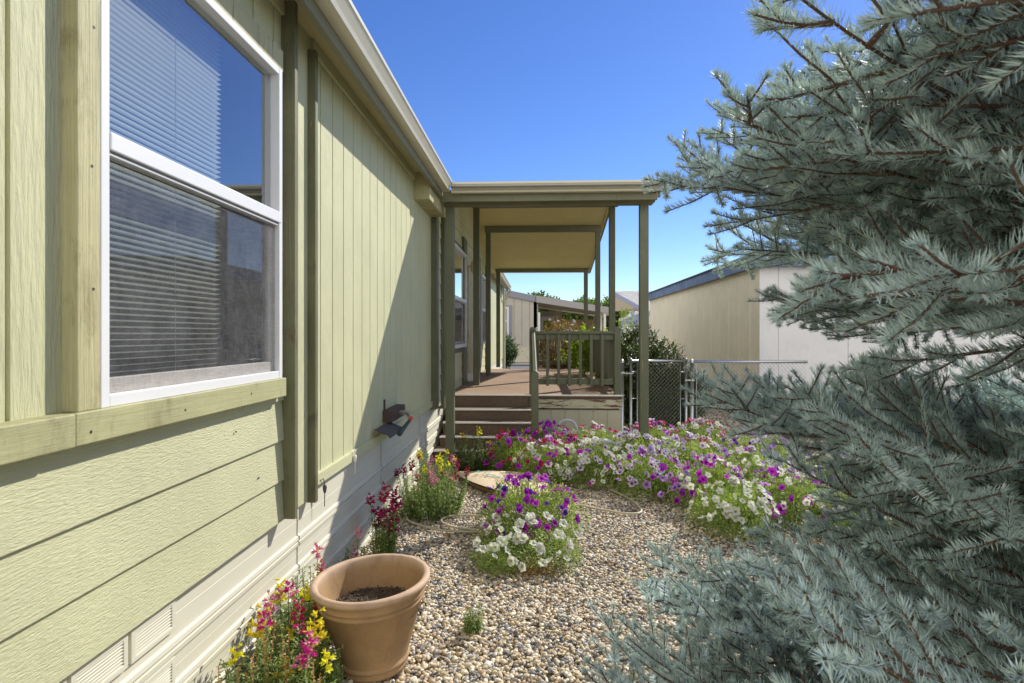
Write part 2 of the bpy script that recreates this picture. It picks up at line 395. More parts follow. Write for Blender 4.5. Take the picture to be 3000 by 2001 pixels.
class Leaves:
    """collects leaves (folded diamonds), ribbons (needles) and thin stems as numpy arrays"""
    def __init__(s): s.V = []; s.F = []; s.mi = []; s.n = 0
    def _put(s, v, faces, mi):
        # v (N,k,3); faces list of index tuples within k
        Nn, k, _ = v.shape
        base = s.n + np.arange(Nn)[:, None] * k
        for f in faces:
            s.F.append(base + np.array(f)[None]); s.mi.append(np.full(Nn, mi))
        s.V.append(v.reshape(-1, 3)); s.n += Nn * k
    def leaf(s, p, d, nrm, ln, wd, mi=0, fold=.25, bend=.2):
        d = rows(d); side = rows(np.cross(d, nrm)); up = rows(np.cross(side, d))
        ln = np.broadcast_to(ln, (len(p),))[:, None]; wd = np.broadcast_to(wd, (len(p),))[:, None]
        m1 = p + d * ln * .33; m2 = p + d * ln * .7 - up * ln * bend * .3; tip = p + d * ln - up * ln * bend
        a1 = m1 + side * wd * .5 + up * wd * fold; b1 = m1 - side * wd * .5 + up * wd * fold
        a2 = m2 + side * wd * .38 + up * wd * fold * .7; b2 = m2 - side * wd * .38 + up * wd * fold * .7
        v = np.stack([p, m1, m2, tip, a1, b1, a2, b2], 1)
        s._put(v, [(0, 4, 6, 1), (1, 6, 3, 2), (0, 1, 7, 5), (1, 2, 3, 7)][:0] or [(0, 1, 4), (0, 5, 1)], mi) if False else None
        s._put(v, [(1, 2, 6, 4), (1, 5, 7, 2)], mi) if False else None
        base = s.n + np.arange(len(p))[:, None] * 8
        for f in [(0, 1, 4), (0, 5, 1), (2, 3, 6), (2, 7, 3)]:
            s.F.append(base + np.array(f)[None]); s.mi.append(np.full(len(p), mi))
        for f in [(1, 2, 6, 4), (1, 5, 7, 2)]:
            s.F.append(base + np.array(f)[None]); s.mi.append(np.full(len(p), mi))
        s.V.append(v.reshape(-1, 3)); s.n += len(p) * 8
    def ribbon(s, p, d, up, ln, wd, mi=0, bend=.3):
        d = rows(d); side = rows(np.cross(d, rows(up + .01)))
        ln = np.broadcast_to(ln, (len(p),))[:, None]; w = np.broadcast_to(wd, (len(p),))[:, None] * .5
        mid = p + d * ln * .5; tip = p + d * ln * .96 + rows(up) * ln * bend
        v = np.stack([p - side * w, p + side * w, mid + side * w + up * ln * bend * .2, mid - side * w + up * ln * bend * .2, tip], 1)
        s._put(v, [(0, 1, 2, 3)], mi)
        base = s.n - len(p) * 5 + np.arange(len(p))[:, None] * 5
        s.F.append(base + np.array((3, 2, 4))[None]); s.mi.append(np.full(len(p), mi))
    def stems(s, A, Bp, r0, r1, mi=0, seg=4):
        A = np.asarray(A, float); Bp = np.asarray(Bp, float)
        d = rows(Bp - A); h = np.where(np.abs(d[:, 2:3]) < .9, np.array([[0, 0, 1.]]), np.array([[1., 0, 0]]))
        a = rows(np.cross(d, h)); b = np.cross(d, a)
        r0 = np.broadcast_to(r0, (len(A),))[:, None]; r1 = np.broadcast_to(r1, (len(A),))[:, None]
        ring = []
        for P_, r in ((A, r0), (Bp, r1)):
            for j in range(seg):
                t = 2 * math.pi * j / seg; ring.append(P_ + (a * math.cos(t) + b * math.sin(t)) * r)
        s._put(np.stack(ring, 1), [(j, (j + 1) % seg, seg + (j + 1) % seg, seg + j) for j in range(seg)], mi)
    def mesh(s, name, mats):
        F3 = [(f, m) for f, m in zip(s.F, s.mi) if f.shape[1] == 3]; F4 = [(f, m) for f, m in zip(s.F, s.mi) if f.shape[1] == 4]
        al = F3 + F4
        return npmesh(name, np.concatenate(s.V), [f for f, _ in al], mats, [m for _, m in al])

# ------------------------------------------------------------------ ground
gm = bpy.data.meshes.new('ground')
gb = MB(); gb.add([(-400, -60, -.03), (400, -60, -.03), (400, 900, -.03), (-400, 900, -.03)], [(0, 1, 2, 3)])
M['tan'] = plain('tan crushed stone', (.42, .39, .34), .95, 0, 25, .3, .8, .02)
g = gb.build('ground', M['tan']); tag(g, kind='structure')
rd = MB().add([(-40, 18.2, -.018), (40, 18.2, -.018), (40, 31, -.018), (-40, 31, -.018)], [(0, 1, 2, 3)]).build('road', M['asphalt'])
tag(rd, kind='structure')
pv = MB().add([(-1.2, 14.4, -.012), (6, 14.4, -.012), (6, 18.2, -.012), (-1.2, 18.2, -.012)], [(0, 1, 2, 3)]).build('path', M['chip'])
tag(pv, kind='structure')

def ico(sub):
    import bmesh
    bm = bmesh.new(); bmesh.ops.create_icosphere(bm, subdivisions=sub, radius=1.)
    v = np.array([q.co[:] for q in bm.verts]); f = np.array([[q.index for q in p.verts] for p in bm.faces]); bm.free(); return v, f

def pebbles(name, n, box, size, sub, mat, rng, keep=None, zc=-.012):
    tv, tf = ico(sub)
    x = rng.uniform(box[0], box[1], n); y = rng.uniform(box[2], box[3], n)
    if keep is not None: k = keep(x, y); x, y = x[k], y[k]
    n = len(x)
    sc = np.stack([rng.uniform(.8, 1.5, n), rng.uniform(.7, 1.15, n), rng.uniform(.45, .8, n)], 1) * size * .5 * rng.uniform(.5, 1.0, (n, 1)) ** .8 * np.where(rng.uniform(0, 1, (n, 1)) < .08, 1.7, 1.15)
    tz = rng.uniform(0, 6.283, n); tx = rng.normal(0, .5, n)
    lump = 1 + .13 * rng.normal(size=(n, len(tv), 1))
    v = tv[None] * lump * sc[:, None]
    c, s_ = np.cos(tx)[:, None], np.sin(tx)[:, None]
    v = np.stack([v[..., 0], v[..., 1] * c - v[..., 2] * s_, v[..., 1] * s_ + v[..., 2] * c], -1)
    c, s_ = np.cos(tz)[:, None], np.sin(tz)[:, None]
    v = np.stack([v[..., 0] * c - v[..., 1] * s_, v[..., 0] * s_ + v[..., 1] * c, v[..., 2]], -1)
    z = zc + rng.uniform(-.006, .010, n)
    v += np.stack([x, y, z], 1)[:, None]
    F = (tf[None] + (np.arange(n) * len(tv))[:, None, None]).reshape(-1, 3)
    me = npmesh(name, v.reshape(-1, 3), [F], [mat], smooth=True)
    return me

rng = np.random.default_rng(3)
me = pebbles('gravel', 52000, (-1.36, 2.6, .6, 3.7), .0225, 2, M['pebble'], rng)
tag(place('gravel', me), kind='stuff')
me = pebbles('gravel', 95000, (-1.36, 3.9, 3.7, 8.9), .0245, 1, M['pebble'], rng, lambda x, y: ~((y > 8.15) & (x < 1.2)))
tag(place('gravel', me), kind='stuff')
me = pebbles('stone_chips', 42000, (.9, 7.5, 8.75, 20), .05, 1, M['chip'], rng, lambda x, y: (x > 1.3) & ((x < 3.95) | (y < 10.4)))
tag(place('gravel', me), kind='stuff')

# ------------------------------------------------------------------ the house
XW = -1.318
house = thing('house', 'pale sage green clad house along the left with white framed windows and a long gutter', 'house', (XW, 3, 0))

def grooved(name, y0, y1, z0, z1, first, pitch, mat, x=XW, w=.015, dp=.012):
    prof = [(x, y0)]; y = first - pitch * math.ceil((first - y0) / pitch)
    while y < y1:
        if y - w / 2 > y0 + .004 and y + w / 2 < y1 - .004:
            prof += [(x, y - w / 2), (x - dp, y - w / 2 + .002), (x - dp, y + w / 2 - .002), (x, y + w / 2)]
        y += pitch
    prof += [(x, y1), (x - .05, y1), (x - .05, y0)]
    return MB().extr_z(prof, z0, z1).build(name, mat, house)

def lapped(name, y0, y1, zs, mat, x=XW, lip=.014):
    prof = []
    for a, b in zip(zs[:-1], zs[1:]): prof += [(x + lip, a), (x + lip, a + .003), (x + .002, b)]
    prof += [(x - .05, zs[-1]), (x - .05, zs[0])]
    return MB().extr_y(prof, y0, y1).build(name, mat, house)

grooved('wall', -3, 1.60, 1.40, 3.34, 1.355, .2032, M['siding_v'])
grooved('wall', 1.60, 2.88, 2.95, 3.34, 1.355, .2032, M['siding_v'])
grooved('wall', 2.88, 3.20, .67, 3.34, 3.06, .9, M['siding_v'])
lapped('wall', -3, 2.88, [.672, .875, 1.08, 1.285, 1.40], M['siding_h'])
grooved('wall', 3.20, 7.0, .73, 3.34, 3.389, .2032, M['siding_v'])
lapped('wall', 7.0, 15.6, [.675 + .203 * i for i in range(16)], M['siding_h'])
grooved('wall', 15.6, 21.3, .73, 3.34, 15.7, .2032, M['siding_v'])
# body behind the cladding
mb = MB(); mb.box(-6.2, -1.37, -3, 1.5, .2, 3.4); mb.box(-6.2, -2.9, 1.5, 2.9, .2, 3.4); mb.box(-6.2, -1.37, 2.9, 21.3, .2, 3.4)
mb.box(-2.9, -1.37, 1.5, 2.9, .2, 1.38); mb.box(-2.9, -1.37, 1.5, 2.9, 3.0, 3.4)
mb.build('core', M['room'], house)

# ribbed skirting panels
def skprof():
    p = []
    z = .675; xs = -1.338
    p.append((xs, .745)); p += [(xs, .592), (xs - .003, .590), (xs, .588)]
    for zc in (.476, .317, .158, .0):
        p += [(xs, zc + .030), (xs + .011, zc + .024), (xs + .013, zc + .006), (xs + .001, zc + .001), (xs + .001, zc - .004), (xs + .012, zc - .008), (xs + .011, zc - .026), (xs, zc - .030)]
        p += [(xs, zc - .078), (xs - .003, zc - .0795), (xs, zc - .081)]
    return p
SK = skprof()
mb = MB(); mb.extr_y(SK, -3, 21.25, closed=False)
mb.build('skirting', M['skirt'], house)
for i, y in enumerate([-.4, 3.1, 4.78, 6.35, 8.0]):
    mb = MB(); pr = [(x + .0015, z) for x, z in SK]; n = len(pr); vs = []
    rr = random.Random(i)
    for x, z in pr:
        w = .0035 + .002 * rr.random(); j = rr.uniform(-.003, .003); vs += [(x, y + j - w, z), (x, y + j + w, z)]
    mb.add(vs, [(2 * k, 2 * k + 1, 2 * k + 3, 2 * k + 2) for k in range(n - 1)]); mb.build('panel_seam', M['skirtdark'], house)

# boards on the wall
for y0, y1 in ((-3, 1.494), (1.498, 2.80)):
    B('window_sill_board', M['trim_h'], house, XW - .01, XW + (.060 if y0 < 0 else .056), y0, y1, 1.312, 1.404, .004)
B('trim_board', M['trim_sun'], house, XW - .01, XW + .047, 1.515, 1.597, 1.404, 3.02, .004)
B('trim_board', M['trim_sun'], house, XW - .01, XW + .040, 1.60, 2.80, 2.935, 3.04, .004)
B('trim_board', M['trim_v'], house, XW - .01, XW + .072, 2.862, 2.898, .672, 3.335, .004)
B('trim_board', M['trim_v'], house, XW - .01, XW + .046, 3.196, 3.236, .657, 3.25, .004)
B('bottom_trim_board', M['siding_h'], house, XW - .01, XW + .020, 3.24, 6.95, .728, .798, .003)
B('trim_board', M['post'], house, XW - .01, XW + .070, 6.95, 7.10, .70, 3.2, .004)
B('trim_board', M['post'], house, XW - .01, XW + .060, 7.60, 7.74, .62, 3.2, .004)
B('frieze_board', M['siding_h'], house, XW, XW + .020, -3, 2.86, 3.255, 3.335)
B('frieze_board', M['siding_h'], house, XW, XW + .020, 3.24, 5.97, 3.255, 3.335)
B('soffit', M['soffit'], house, XW - .05, -1.135, -3, 5.97, 3.336, 3.350, 0)
B('soffit', M['soffit'], house, XW - .05, -1.135, 15.9, 21.3, 3.336, 3.350, 0)
for y0, y1 in ((-3, 6.52), (15.45, 20.8)):
    B('fascia_board', M['fascia'], house, -1.138, -1.100, y0, y1, 3.19, 3.40, .002)
    pr = [(-1.099, 3.385), (-1.099, 3.262), (-1.020, 3.262), (-1.012, 3.285), (-1.022, 3.300), (-.992, 3.352), (-.985, 3.358), (-.985, 3.382),
          (-.995, 3.384), (-.995, 3.362), (-1.030, 3.305), (-1.025, 3.272), (-1.092, 3.272), (-1.092, 3.385)]
    MB().extr_y(pr, y0, y1 if y1 > 10 else 6.50).build('gutter', M['gutter'], house)
for ya, yb, xe in ((-3.2, 6.55, -1.05), (6.552, 15.44, -1.345), (15.442, 21.4, -1.05)):
    ze = 3.40 + (-1.05 - xe) * .2476
    MB().extr_y([(xe, ze), (-6.3, 4.7), (-6.3, 4.78), (xe + .01, ze + .05)], ya, yb).build('roof', M['shingle'], house)
MB().extr_x([(6.9, 3.3), (15.35, 3.3), (15.35, 3.32), (11.0, 4.135), (6.9, 3.34)], XW - .045, XW - .001).build('wall', M['siding_h'], house)
B('header_beam', M['trim_sun'], house, XW, XW + .17, 5.975, 6.9, 3.055, 3.334, .004)
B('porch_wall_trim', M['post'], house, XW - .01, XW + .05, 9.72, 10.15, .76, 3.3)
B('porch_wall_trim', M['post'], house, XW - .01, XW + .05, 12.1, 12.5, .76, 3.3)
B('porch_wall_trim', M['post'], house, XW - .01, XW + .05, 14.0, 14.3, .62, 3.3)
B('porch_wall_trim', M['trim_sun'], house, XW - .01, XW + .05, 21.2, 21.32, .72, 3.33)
mb = MB(); mb.tube([(-1.02, 20.6, 3.27), (-1.02, 20.62, 3.2), (-1.25, 21.1, 2.9), (-1.26, 21.12, .1)], .04, 8); mb.build('downspout', M['gutter'], house)

nh = MB()
for (x_, y_, z_) in [(XW + .060, .9, 1.36), (XW + .056, 1.55, 1.345), (XW + .056, 1.98, 1.35), (XW + .056, 2.45, 1.36), (XW + .047, 1.57, 1.75), (XW + .047, 1.565, 2.1), (XW + .047, 1.572, 2.5), (XW + .047, 1.56, 2.85), (XW + .014, 2.6, .95), (XW + .014, 2.4, 1.2), (XW + .014, 1.2, .98)]:
    nh.tube([(x_ - .002, y_, z_), (x_ + .0012, y_, z_)], .0045, 8)
nh.build('nail_heads', M['rust'], house)
bj = MB()
for (y_, za, zb) in ((1.63, 1.084, 1.112), (1.68, .70, .72)): bj.box(XW + .002, XW + .0142, y_, y_ + .0014, za, zb)
def vent(y0, z0):
    v = MB(); x = -1.338
    v.box(x, x + .014, y0 - .02, y0 + .205, z0 - .012, z0 + .004); v.box(x, x + .014, y0 - .02, y0 + .205, z0 + .084, z0 + .100)
    v.box(x, x + .0139, y0 - .02, y0 - .001, z0 + .004, z0 + .084); v.box(x, x + .0139, y0 + .186, y0 + .205, z0 + .004, z0 + .084)
    o = v.build('vent', M['skirt'], house, .001)
    l = MB()
    for k in range(8):
        zz = z0 + .004 + k * .0105
        l.extr_y([(x + .001, zz + .0060), (x + .013, zz), (x + .013, zz + .0016), (x + .001, zz + .0078)], y0 - .001, y0 + .186)
    l.build('louvre', M['skirt'], o)
    MB().box(x - .002, x + .0008, y0, y0 + .185, z0, z0 + .086).build('vent_back', M['skirtdark'], o)  # near-black sheet paints the shade between the louvres
for y0, z0 in ((1.815, .556), (1.575, .556), (1.335, .556), (1.815, .345), (1.575, .345)): vent(y0, z0)

# windows
def window(y0, y1, z0, z1, zr, x=XW + .047, blind_to=None, screen=True, big=True):
    fr = MB(); f = .034 if big else .05; xb = x - .075
    fr.box(xb, x, y0, y0 + f, z0, z1); fr.box(xb, x, y1 - f, y1, z0, z1)
    fr.box(xb, x - .001, y0 + f, y1 - f, z0, z0 + f * 1.1); fr.box(xb, x - .001, y0 + f, y1 - f, z1 - f, z1)
    w = fr.build('window', M['vinyl'], house, .003)
    B('meeting_rail', M['vinyl'], w, xb + .03, x + .004, y0 + f, y1 - f * .6, zr - .026, zr + .028, .004)
    B('rail_track', M['vinyl'], w, xb + .03, x - .006, y0 + f, y1 - f, zr - .040, zr - .031, .002)
    sa = MB(); sa.box(x - .055, x - .03, y0 + f, y1 - f, z0 + f * 1.1, z0 + f + .05); sa.box(x - .055, x - .032, y1 - f - .03, y1 - f, z0 + f + .05, zr - .042)
    sa.build('sash', M['sash'], w, .002)
    for za, zb, gmt in ((z0 + f, zr - .001, M['glasslow']), (zr + .001, z1 - f, M['glass'])):
        q = MB(); q.add([(x - .045, y0 + f, za), (x - .045, y1 - f, za), (x - .045, y1 - f, zb), (x - .045, y0 + f, zb)], [(0, 1, 2, 3)]); q.build('glass', gmt, w)
    if screen:
        q = MB(); q.add([(x - .022, y0 + f, z0 + f), (x - .022, y1 - f, z0 + f), (x - .022, y1 - f, zr - .03), (x - .022, y0 + f, zr - .03)], [(0, 1, 2, 3)]); q.build('insect_screen', M['screen'], w)
    if blind_to:
        bl = MB(); z = z0 + .03
        while z < z1 - .03:
            bl.add([(x - .135, y0 - .1, z - .0045), (x - .135, blind_to, z - .0045), (x - .123, blind_to, z), (x - .110, blind_to, z + .0012), (x - .110, y0 - .1, z + .0012), (x - .123, y0 - .1, z)],
                   [(0, 1, 2, 5), (5, 2, 3, 4)]); z += .0212
        for yy in (y0 + .5,): bl.tube([(x - .105, yy, z0 + .04), (x - .105, yy, z1 - .04)], .0012, 4)
        bl.build('blind', M['blind'], w)
    return w
window(1.599, 2.775, 1.404, 2.932, 2.195, blind_to=2.42)
B('porch_window_trim', M['post'], house, XW, XW + .035, 8.0, 9.85, 1.33, 1.41)
B('porch_window_trim', M['post'], house, XW, XW + .035, 8.0, 9.85, 2.99, 3.08)
MB().box(XW - .05, XW + .0165, 8.1, 9.72, 1.41, 2.99).build('window_back', M['room'], house)
window(8.0, 9.80, 1.41, 2.99, 2.18, x=XW + .085, big=False)
MB().box(XW - .05, XW + .0165, 12.6, 13.5, 1.41, 2.95).build('window_back', M['room'], house)
window(12.55, 13.6, 1.41, 2.96, 2.18, x=XW + .085, big=False)
B('door_panel', M['trim_sun'], house, XW, XW + .03, 10.5, 11.6, .80, 2.9)
B('door_threshold', M['vinyl'], house, XW, XW + .12, 10.45, 11.65, .757, .90)
mb = MB(); mb.lathe([(.0, .12), (.05, .10), (.06, .0), (.05, -.08), (.02, -.12), (0, -.13)], (XW + .13, 10.45, 2.86), 12); mb.box(XW, XW + .12, 10.43, 10.47, 2.86, 2.9)
mb.build('wall_lantern', M['card'], house)

# ------------------------------------------------------------------ porch: roof, posts, deck, stairs, rails
porch = thing('porch', 'olive painted porch with sloped ceiling, four posts a side, pebbled deck, stairs and baluster rail', 'porch', (0, 8, 0))
YR, ZR_, YE0, YE1 = 11.0, 4.10, 6.62, 15.35
def ceil_z(y): return 3.25 + .2 * (y - 6.8) if y < YR else 4.09 - .186 * (y - YR)
for y0, y1, nm in ((6.60, YR, 'roof_panel'), (YR, YE1, 'roof_panel')):
    z0, z1 = ceil_z(y0), ceil_z(y1)
    MB().extr_x([(y0, z0), (y1, z1), (y1, z1 + .05), (y0, z0 + .05)], XW + .001, 1.372).build(nm, M['ceiling'], porch)
    MB().extr_x([(y0 - (.16 if y0 < 7 else 0), z0 + .052 + (.03 if y0 < 7 else 0)), (y1, z1 + .085), (y1, z1 + .105), (y0 - (.16 if y0 < 7 else 0), z0 + .085 + (.012 if y0 < 7 else 0))], -1.0, 1.435).build('shingle_layer', M['shingle'], porch)
    MB().extr_x([(y0, z0 - .015), (y1, z1 - .015), (y1, z1 + .084), (y0, z0 + .084)], 1.374, 1.402).build('rake_board', M['beam'], porch, .002)
    MB().extr_x([(y0, z0 - .03), (y1, z1 - .03), (y1, z1 - .002), (y0, z0 - .002)], 1.335, 1.371).build('edge_strip', M['soffit'], porch)
pr = [(6.575, 3.372), (6.575, 3.250), (6.505, 3.250), (6.497, 3.270), (6.505, 3.285), (6.482, 3.335), (6.476, 3.342), (6.476, 3.366), (6.484, 3.366), (6.484, 3.345), (6.512, 3.29), (6.512, 3.26), (6.566, 3.26), (6.566, 3.372)]
MB().extr_x(pr, -.999, 1.425).build('gutter', M['gutter'], porch)
B('end_cap', M['gutter'], porch, 1.4255, 1.428, 6.478, 6.576, 3.25, 3.366, 0)
B('fascia_board', M['beam'], porch, -1.14, 1.362, 6.58, 6.618, 3.165, 3.30)
def beam(y, zb, zt, x1=1.375):
    MB().add([(-1.13, y - .045, zb), (x1 - .03, y - .045, zb), (x1, y - .045, zb + .03), (x1, y - .045, zt), (-1.13, y - .045, zt),
              (-1.13, y + .045, zb), (x1 - .03, y + .045, zb), (x1, y + .045, zb + .03), (x1, y + .045, zt), (-1.13, y + .045, zt)],
             [(0, 1, 2, 3, 4), (9, 8, 7, 6, 5), (0, 5, 6, 1), (1, 6, 7, 2), (2, 7, 8, 3), (3, 8, 9, 4), (4, 9, 5, 0)]).build('beam', M['beam'], porch, .002)
beam(6.8, 3.155, 3.243); beam(9.7, 3.785, 3.822); beam(12.0, 3.775, 3.896, 1.29); beam(15.0, 3.262, 3.34, 1.31)
for y in (6.8, 9.7, 12.0, 15.0):
    zt = {6.8: 3.154, 9.7: 3.784, 12.0: 3.774, 15.0: 3.261}[y]
    zb = -.03 if y < 7 else .758
    B('post', M['post'], porch, -1.108, -1.006, y - .05, y + .05, zb, zt, .006)
    B('post', M['post'], porch, 1.195, 1.297, y - .05, y + .05, -.03, zt, .006)
cs = MB()
for y in (8.2, 9.9, 12.9, 14.1):
    z = ceil_z(y) - .0025; cs.add([(-1.3, y, z), (1.33, y, z), (1.33, y + .008, z), (-1.3, y + .008, z)], [(0, 3, 2, 1)])
cs.build('ceiling_joint', M['fascia'], porch)
pn = MB()
for (x_, y_, z_) in [(x_, 6.578, 3.19 + dz) for x_ in (-.9, -.3, .3, .9, 1.28) for dz in (0, .03)]: pn.tube([(x_, y_ + .003, z_), (x_, y_, z_)], .006, 6)
for y_ in (6.749,):
    for x_ in (-1.06, 1.245):
        for z_ in (3.09, 3.12): pn.tube([(x_, y_ + .002, z_), (x_, y_ - .003, z_)], .007, 6)
pn.build('nail_heads', M['rust'], porch)
# deck and stairs
DZ = .757
B('deck', M['deckstone'], porch, -1.30, 1.185, 8.16, 14.25, .70, DZ, 0)
B('deck_nosing', M['alu'], porch, -1.27, 1.195, 8.135, 8.158, DZ - .018, DZ + .006, .006)
B('deck_edge_board', M['stain'], porch, -.02, 1.19, 8.142, 8.159, .698, .738)
B('deck_face_board', M['scraped'], porch, -.02, 1.188, 8.138, 8.165, .566, .694)
g2 = MB()
prof = [(-.02, 8.175)]
for k in range(6):
    xg = .18 + k * .2
    prof += [(xg - .006, 8.175), (xg - .004, 8.184), (xg + .004, 8.184), (xg + .006, 8.175)]
prof += [(1.188, 8.175), (1.188, 8.20), (-.02, 8.20)]
g2.extr_z([(x, y) for x, y in reversed(prof)], -.02, .545).build('deck_skirt', M['panel'], porch)
B('deck_side', M['panel'], porch, 1.160, 1.184, 8.205, 14.2, -.02, .698, 0)
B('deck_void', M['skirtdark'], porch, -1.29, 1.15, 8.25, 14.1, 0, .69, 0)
st = [(8.16, .592, 7.82), (7.82, .45, 7.57), (7.57, .302, 7.32), (7.32, .174, 7.07)]
for i, (yb, z, yf) in enumerate(st):
    xl = -1.27 if i < 3 else -1.30
    B('step', M['riser'], porch, xl, -.09, yf, yb + (.0 if i else -.002), -.02, z, 0)
    B('step_nosing', M['alu'], porch, xl - .005, -.085, yf - .024, yf - .001, z - .020, z + .005, .006)
B('riser', M['riser'], porch, -1.27, -.09, 8.159, 8.17, .592, .74, 0)
# railings
def rpost(x, y, z0, z1, w=.092, peak=False):
    b = MB(); h = w / 2; pr = [(x - h, z0), (x + h, z0), (x + h, z1 - .035)]
    if peak: pr += [(x + h * .95, z1 - .03), (x + h * .2, z1), (x - h * .2, z1), (x - h * .95, z1 - .03)]
    else: pr += [(x + h * .8, z1 - .013), (x + h * .35, z1), (x - h * .35, z1), (x - h * .8, z1 - .013)]
    pr += [(x - h, z1 - .035)]
    b.extr_y(pr, y - h, y + h).build('rail_post', M['rail'], porch, .004)
rpost(1.13, 8.21, DZ - .10, 1.727); rpost(-.082, 8.19, 0, 1.728); rpost(-.042, 7.12, -.02, 1.172, .092, True)
rpost(1.13, 10.9, DZ, 1.735); rpost(1.13, 13.4, DZ, 1.735); rpost(-.03, 14.15, DZ, 1.70); rpost(1.13, 14.15, DZ, 1.70)
B('top_rail', M['rail'], porch, -.036, 1.083, 8.165, 8.255, 1.628, 1.668, .006)
B('rail_board', M['rail'], porch, -.036, 1.083, 8.20, 8.235, 1.545, 1.627)
B('bottom_rail', M['rail'], porch, -.036, 1.083, 8.20, 8.235, .90, .983)
for x in (.132, .292, .446, .602, .756, .913): B('baluster', M['rail'], porch, x - .021, x + .021, 8.158, 8.1995, .885, 1.622, .004)
MB().add([], []) 
hr = MB(); hr.add([(-.115, 8.14, 1.60), (-.045, 8.14, 1.60), (-.045, 8.14, 1.665), (-.06, 8.14, 1.69), (-.10, 8.14, 1.69), (-.115, 8.14, 1.665),
                   (-.082, 7.17, 1.04), (-.008, 7.17, 1.04), (-.008, 7.17, 1.105), (-.023, 7.17, 1.13), (-.067, 7.17, 1.13), (-.082, 7.17, 1.105)],
                  [(0, 1, 2, 3, 4, 5), (11, 10, 9, 8, 7, 6)] + [(i, 6 + i, 6 + (i + 1) % 6, (i + 1) % 6) for i in range(6)])
hr.build('hand_rail', M['rail'], porch, .004)
for (ya, yb) in ((8.26, 10.85), (10.95, 13.35)):
    B('top_rail', M['rail'], porch, 1.085, 1.175, ya, yb, 1.628, 1.668, .004)
    B('rail_board', M['rail'], porch, 1.10, 1.135, ya, yb, 1.545, 1.627); B('bottom_rail', M['rail'], porch, 1.10, 1.135, ya, yb, .90, .983)
    y = ya + .08
    while y < yb: B('baluster', M['rail'], porch, 1.058, 1.0995, y - .021, y + .021, .885, 1.622, .003); y += .157
B('top_rail', M['rail'], porch, .0, 1.10, 14.11, 14.19, 1.60, 1.64); B('bottom_rail', M['rail'], porch, .0, 1.10, 14.13, 14.17, .87, .96)
for k in range(7): B('baluster', M['rail'], porch, .10 + k * .155, .14 + k * .155, 14.08, 14.129, .86, 1.60, .003)

# ------------------------------------------------------------------ things on and by the wall
fc = thing('faucet', 'wall faucet with red handle and green fitting beside a dark wood block', 'faucet', (XW, 5.2, .95))
B('backing_block', M['rust'], fc, XW + .001, XW + .085, 4.76, 5.22, .875, .975)
MB().tube([(XW + .085, 5.02, .925), (-1.16, 5.0, .925), (-1.13, 4.96, .905), (-1.125, 4.95, .86)], [.020, .020, .018, .014], 8).build('spout', M['brass'], fc)
MB().tube([(-1.15, 5.0, .925), (-1.10, 4.86, .905)], [.007, .007], 6).build('valve_stem', M['brass'], fc)
hb = MB()
for k in range(6):
    t = k * math.pi / 3; c_ = Vector((-1.095, 4.85, .90)); a_ = Vector((.25, -.1, .95)).normalized(); b_ = Vector((.95, .1, -.25)).normalized()
    hb.tube([c_, c_ + a_ * math.cos(t) * .02 + b_ * math.sin(t) * .02], [.004, .006], 6)
hb.build('handle', M['red'], fc)
MB().tube([(-1.125, 4.95, .87), (-1.13, 4.86, .85), (-1.16, 4.70, .79)], [.015, .015, .024], 8).build('fitting', M['greenfit'], fc)
sh = MB(); sh.extr_y([(XW + .021, .862), (XW + .03, .868), (-1.175, .825), (-1.165, .800), (-1.172, .798), (-1.185, .818)], 4.44, 4.86)
tag(sh.build('splash_shield', M['slate'], None, .002), 'dark grey plate sticking out of the wall below the faucet block', 'shield')
tag(MB().box(XW + .0005, XW + .012, 4.79, 4.815, .90, 1.065).build('pipe_strap', M['rust']), 'thin dark upright strap on the siding left of the faucet', 'strap')
def hang(y, zt, zb, m, lab):
    s_ = MB(); x = XW + .03
    s_.tube([(XW + .021, y - .03, zt + .05), (x, y, zt + .055), (x + .004, y + .01, zt), (x + .003, y + .008, zb)], .0028, 5)
    s_.lathe([(0, .018), (.010, .012), (.013, 0), (.008, -.03), (0, -.04)], (x + .004, y + .01, zt), 7)
    tag(s_.build('string', m), lab, 'string')
hang(3.93, .76, .64, M['string'], 'white string knotted on a nail of the bottom trim with a loose end')
hang(3.36, .70, .585, M['slate'], 'short dark twisted string hanging beside the olive batten')

# ------------------------------------------------------------------ flower pot
pot = thing('flower_pot', 'large terracotta coloured pot with rolled rim standing on the gravel', 'pot', (-.80, 2.76, 0))
pr = [(.0, .012), (.145, .012), (.150, .004), (.158, .006), (.162, .018), (.157, .034), (.157, .039), (.168, .043), (.170, .054), (.162, .060), (.164, .070), (.2450, .328), (.2535, .333), (.2550, .341), (.2520, .348), (.2480, .351),
      (.2490, .356), (.2600, .360), (.2615, .369), (.2570, .376), (.262, .392), (.270, .400), (.280, .406), (.286, .416), (.286, .426), (.280, .435), (.268, .438), (.257, .434), (.250, .424), (.248, .40), (.236, .34), (.226, .29), (.2, .20), (.0, .20)]
p = MB(); p.lathe(pr, (0, 0, 0), 72); po = p.build('pot_body', M['pot'], pot, 0, True)
po.matrix_parent_inverse = Matrix.Identity(4); po.rotation_euler = (R(1.0), R(-2.2), 0)
me = pebbles('pot_soil', 1500, (-.225, .225, -.225, .225), .010, 1, M['potmix'], rng, lambda x, y: x * x + y * y < .222 ** 2, .0)
ps = place('potting_gravel', me, pot, (0, 0, .285)); ps['kind'] = 'stuff'
d = MB(); d.lathe([(0, 0), (.224, 0)], (0, 0, .283), 48); dd = d.build('soil', M['soil'], pot); dd.matrix_parent_inverse = Matrix.Identity(4)

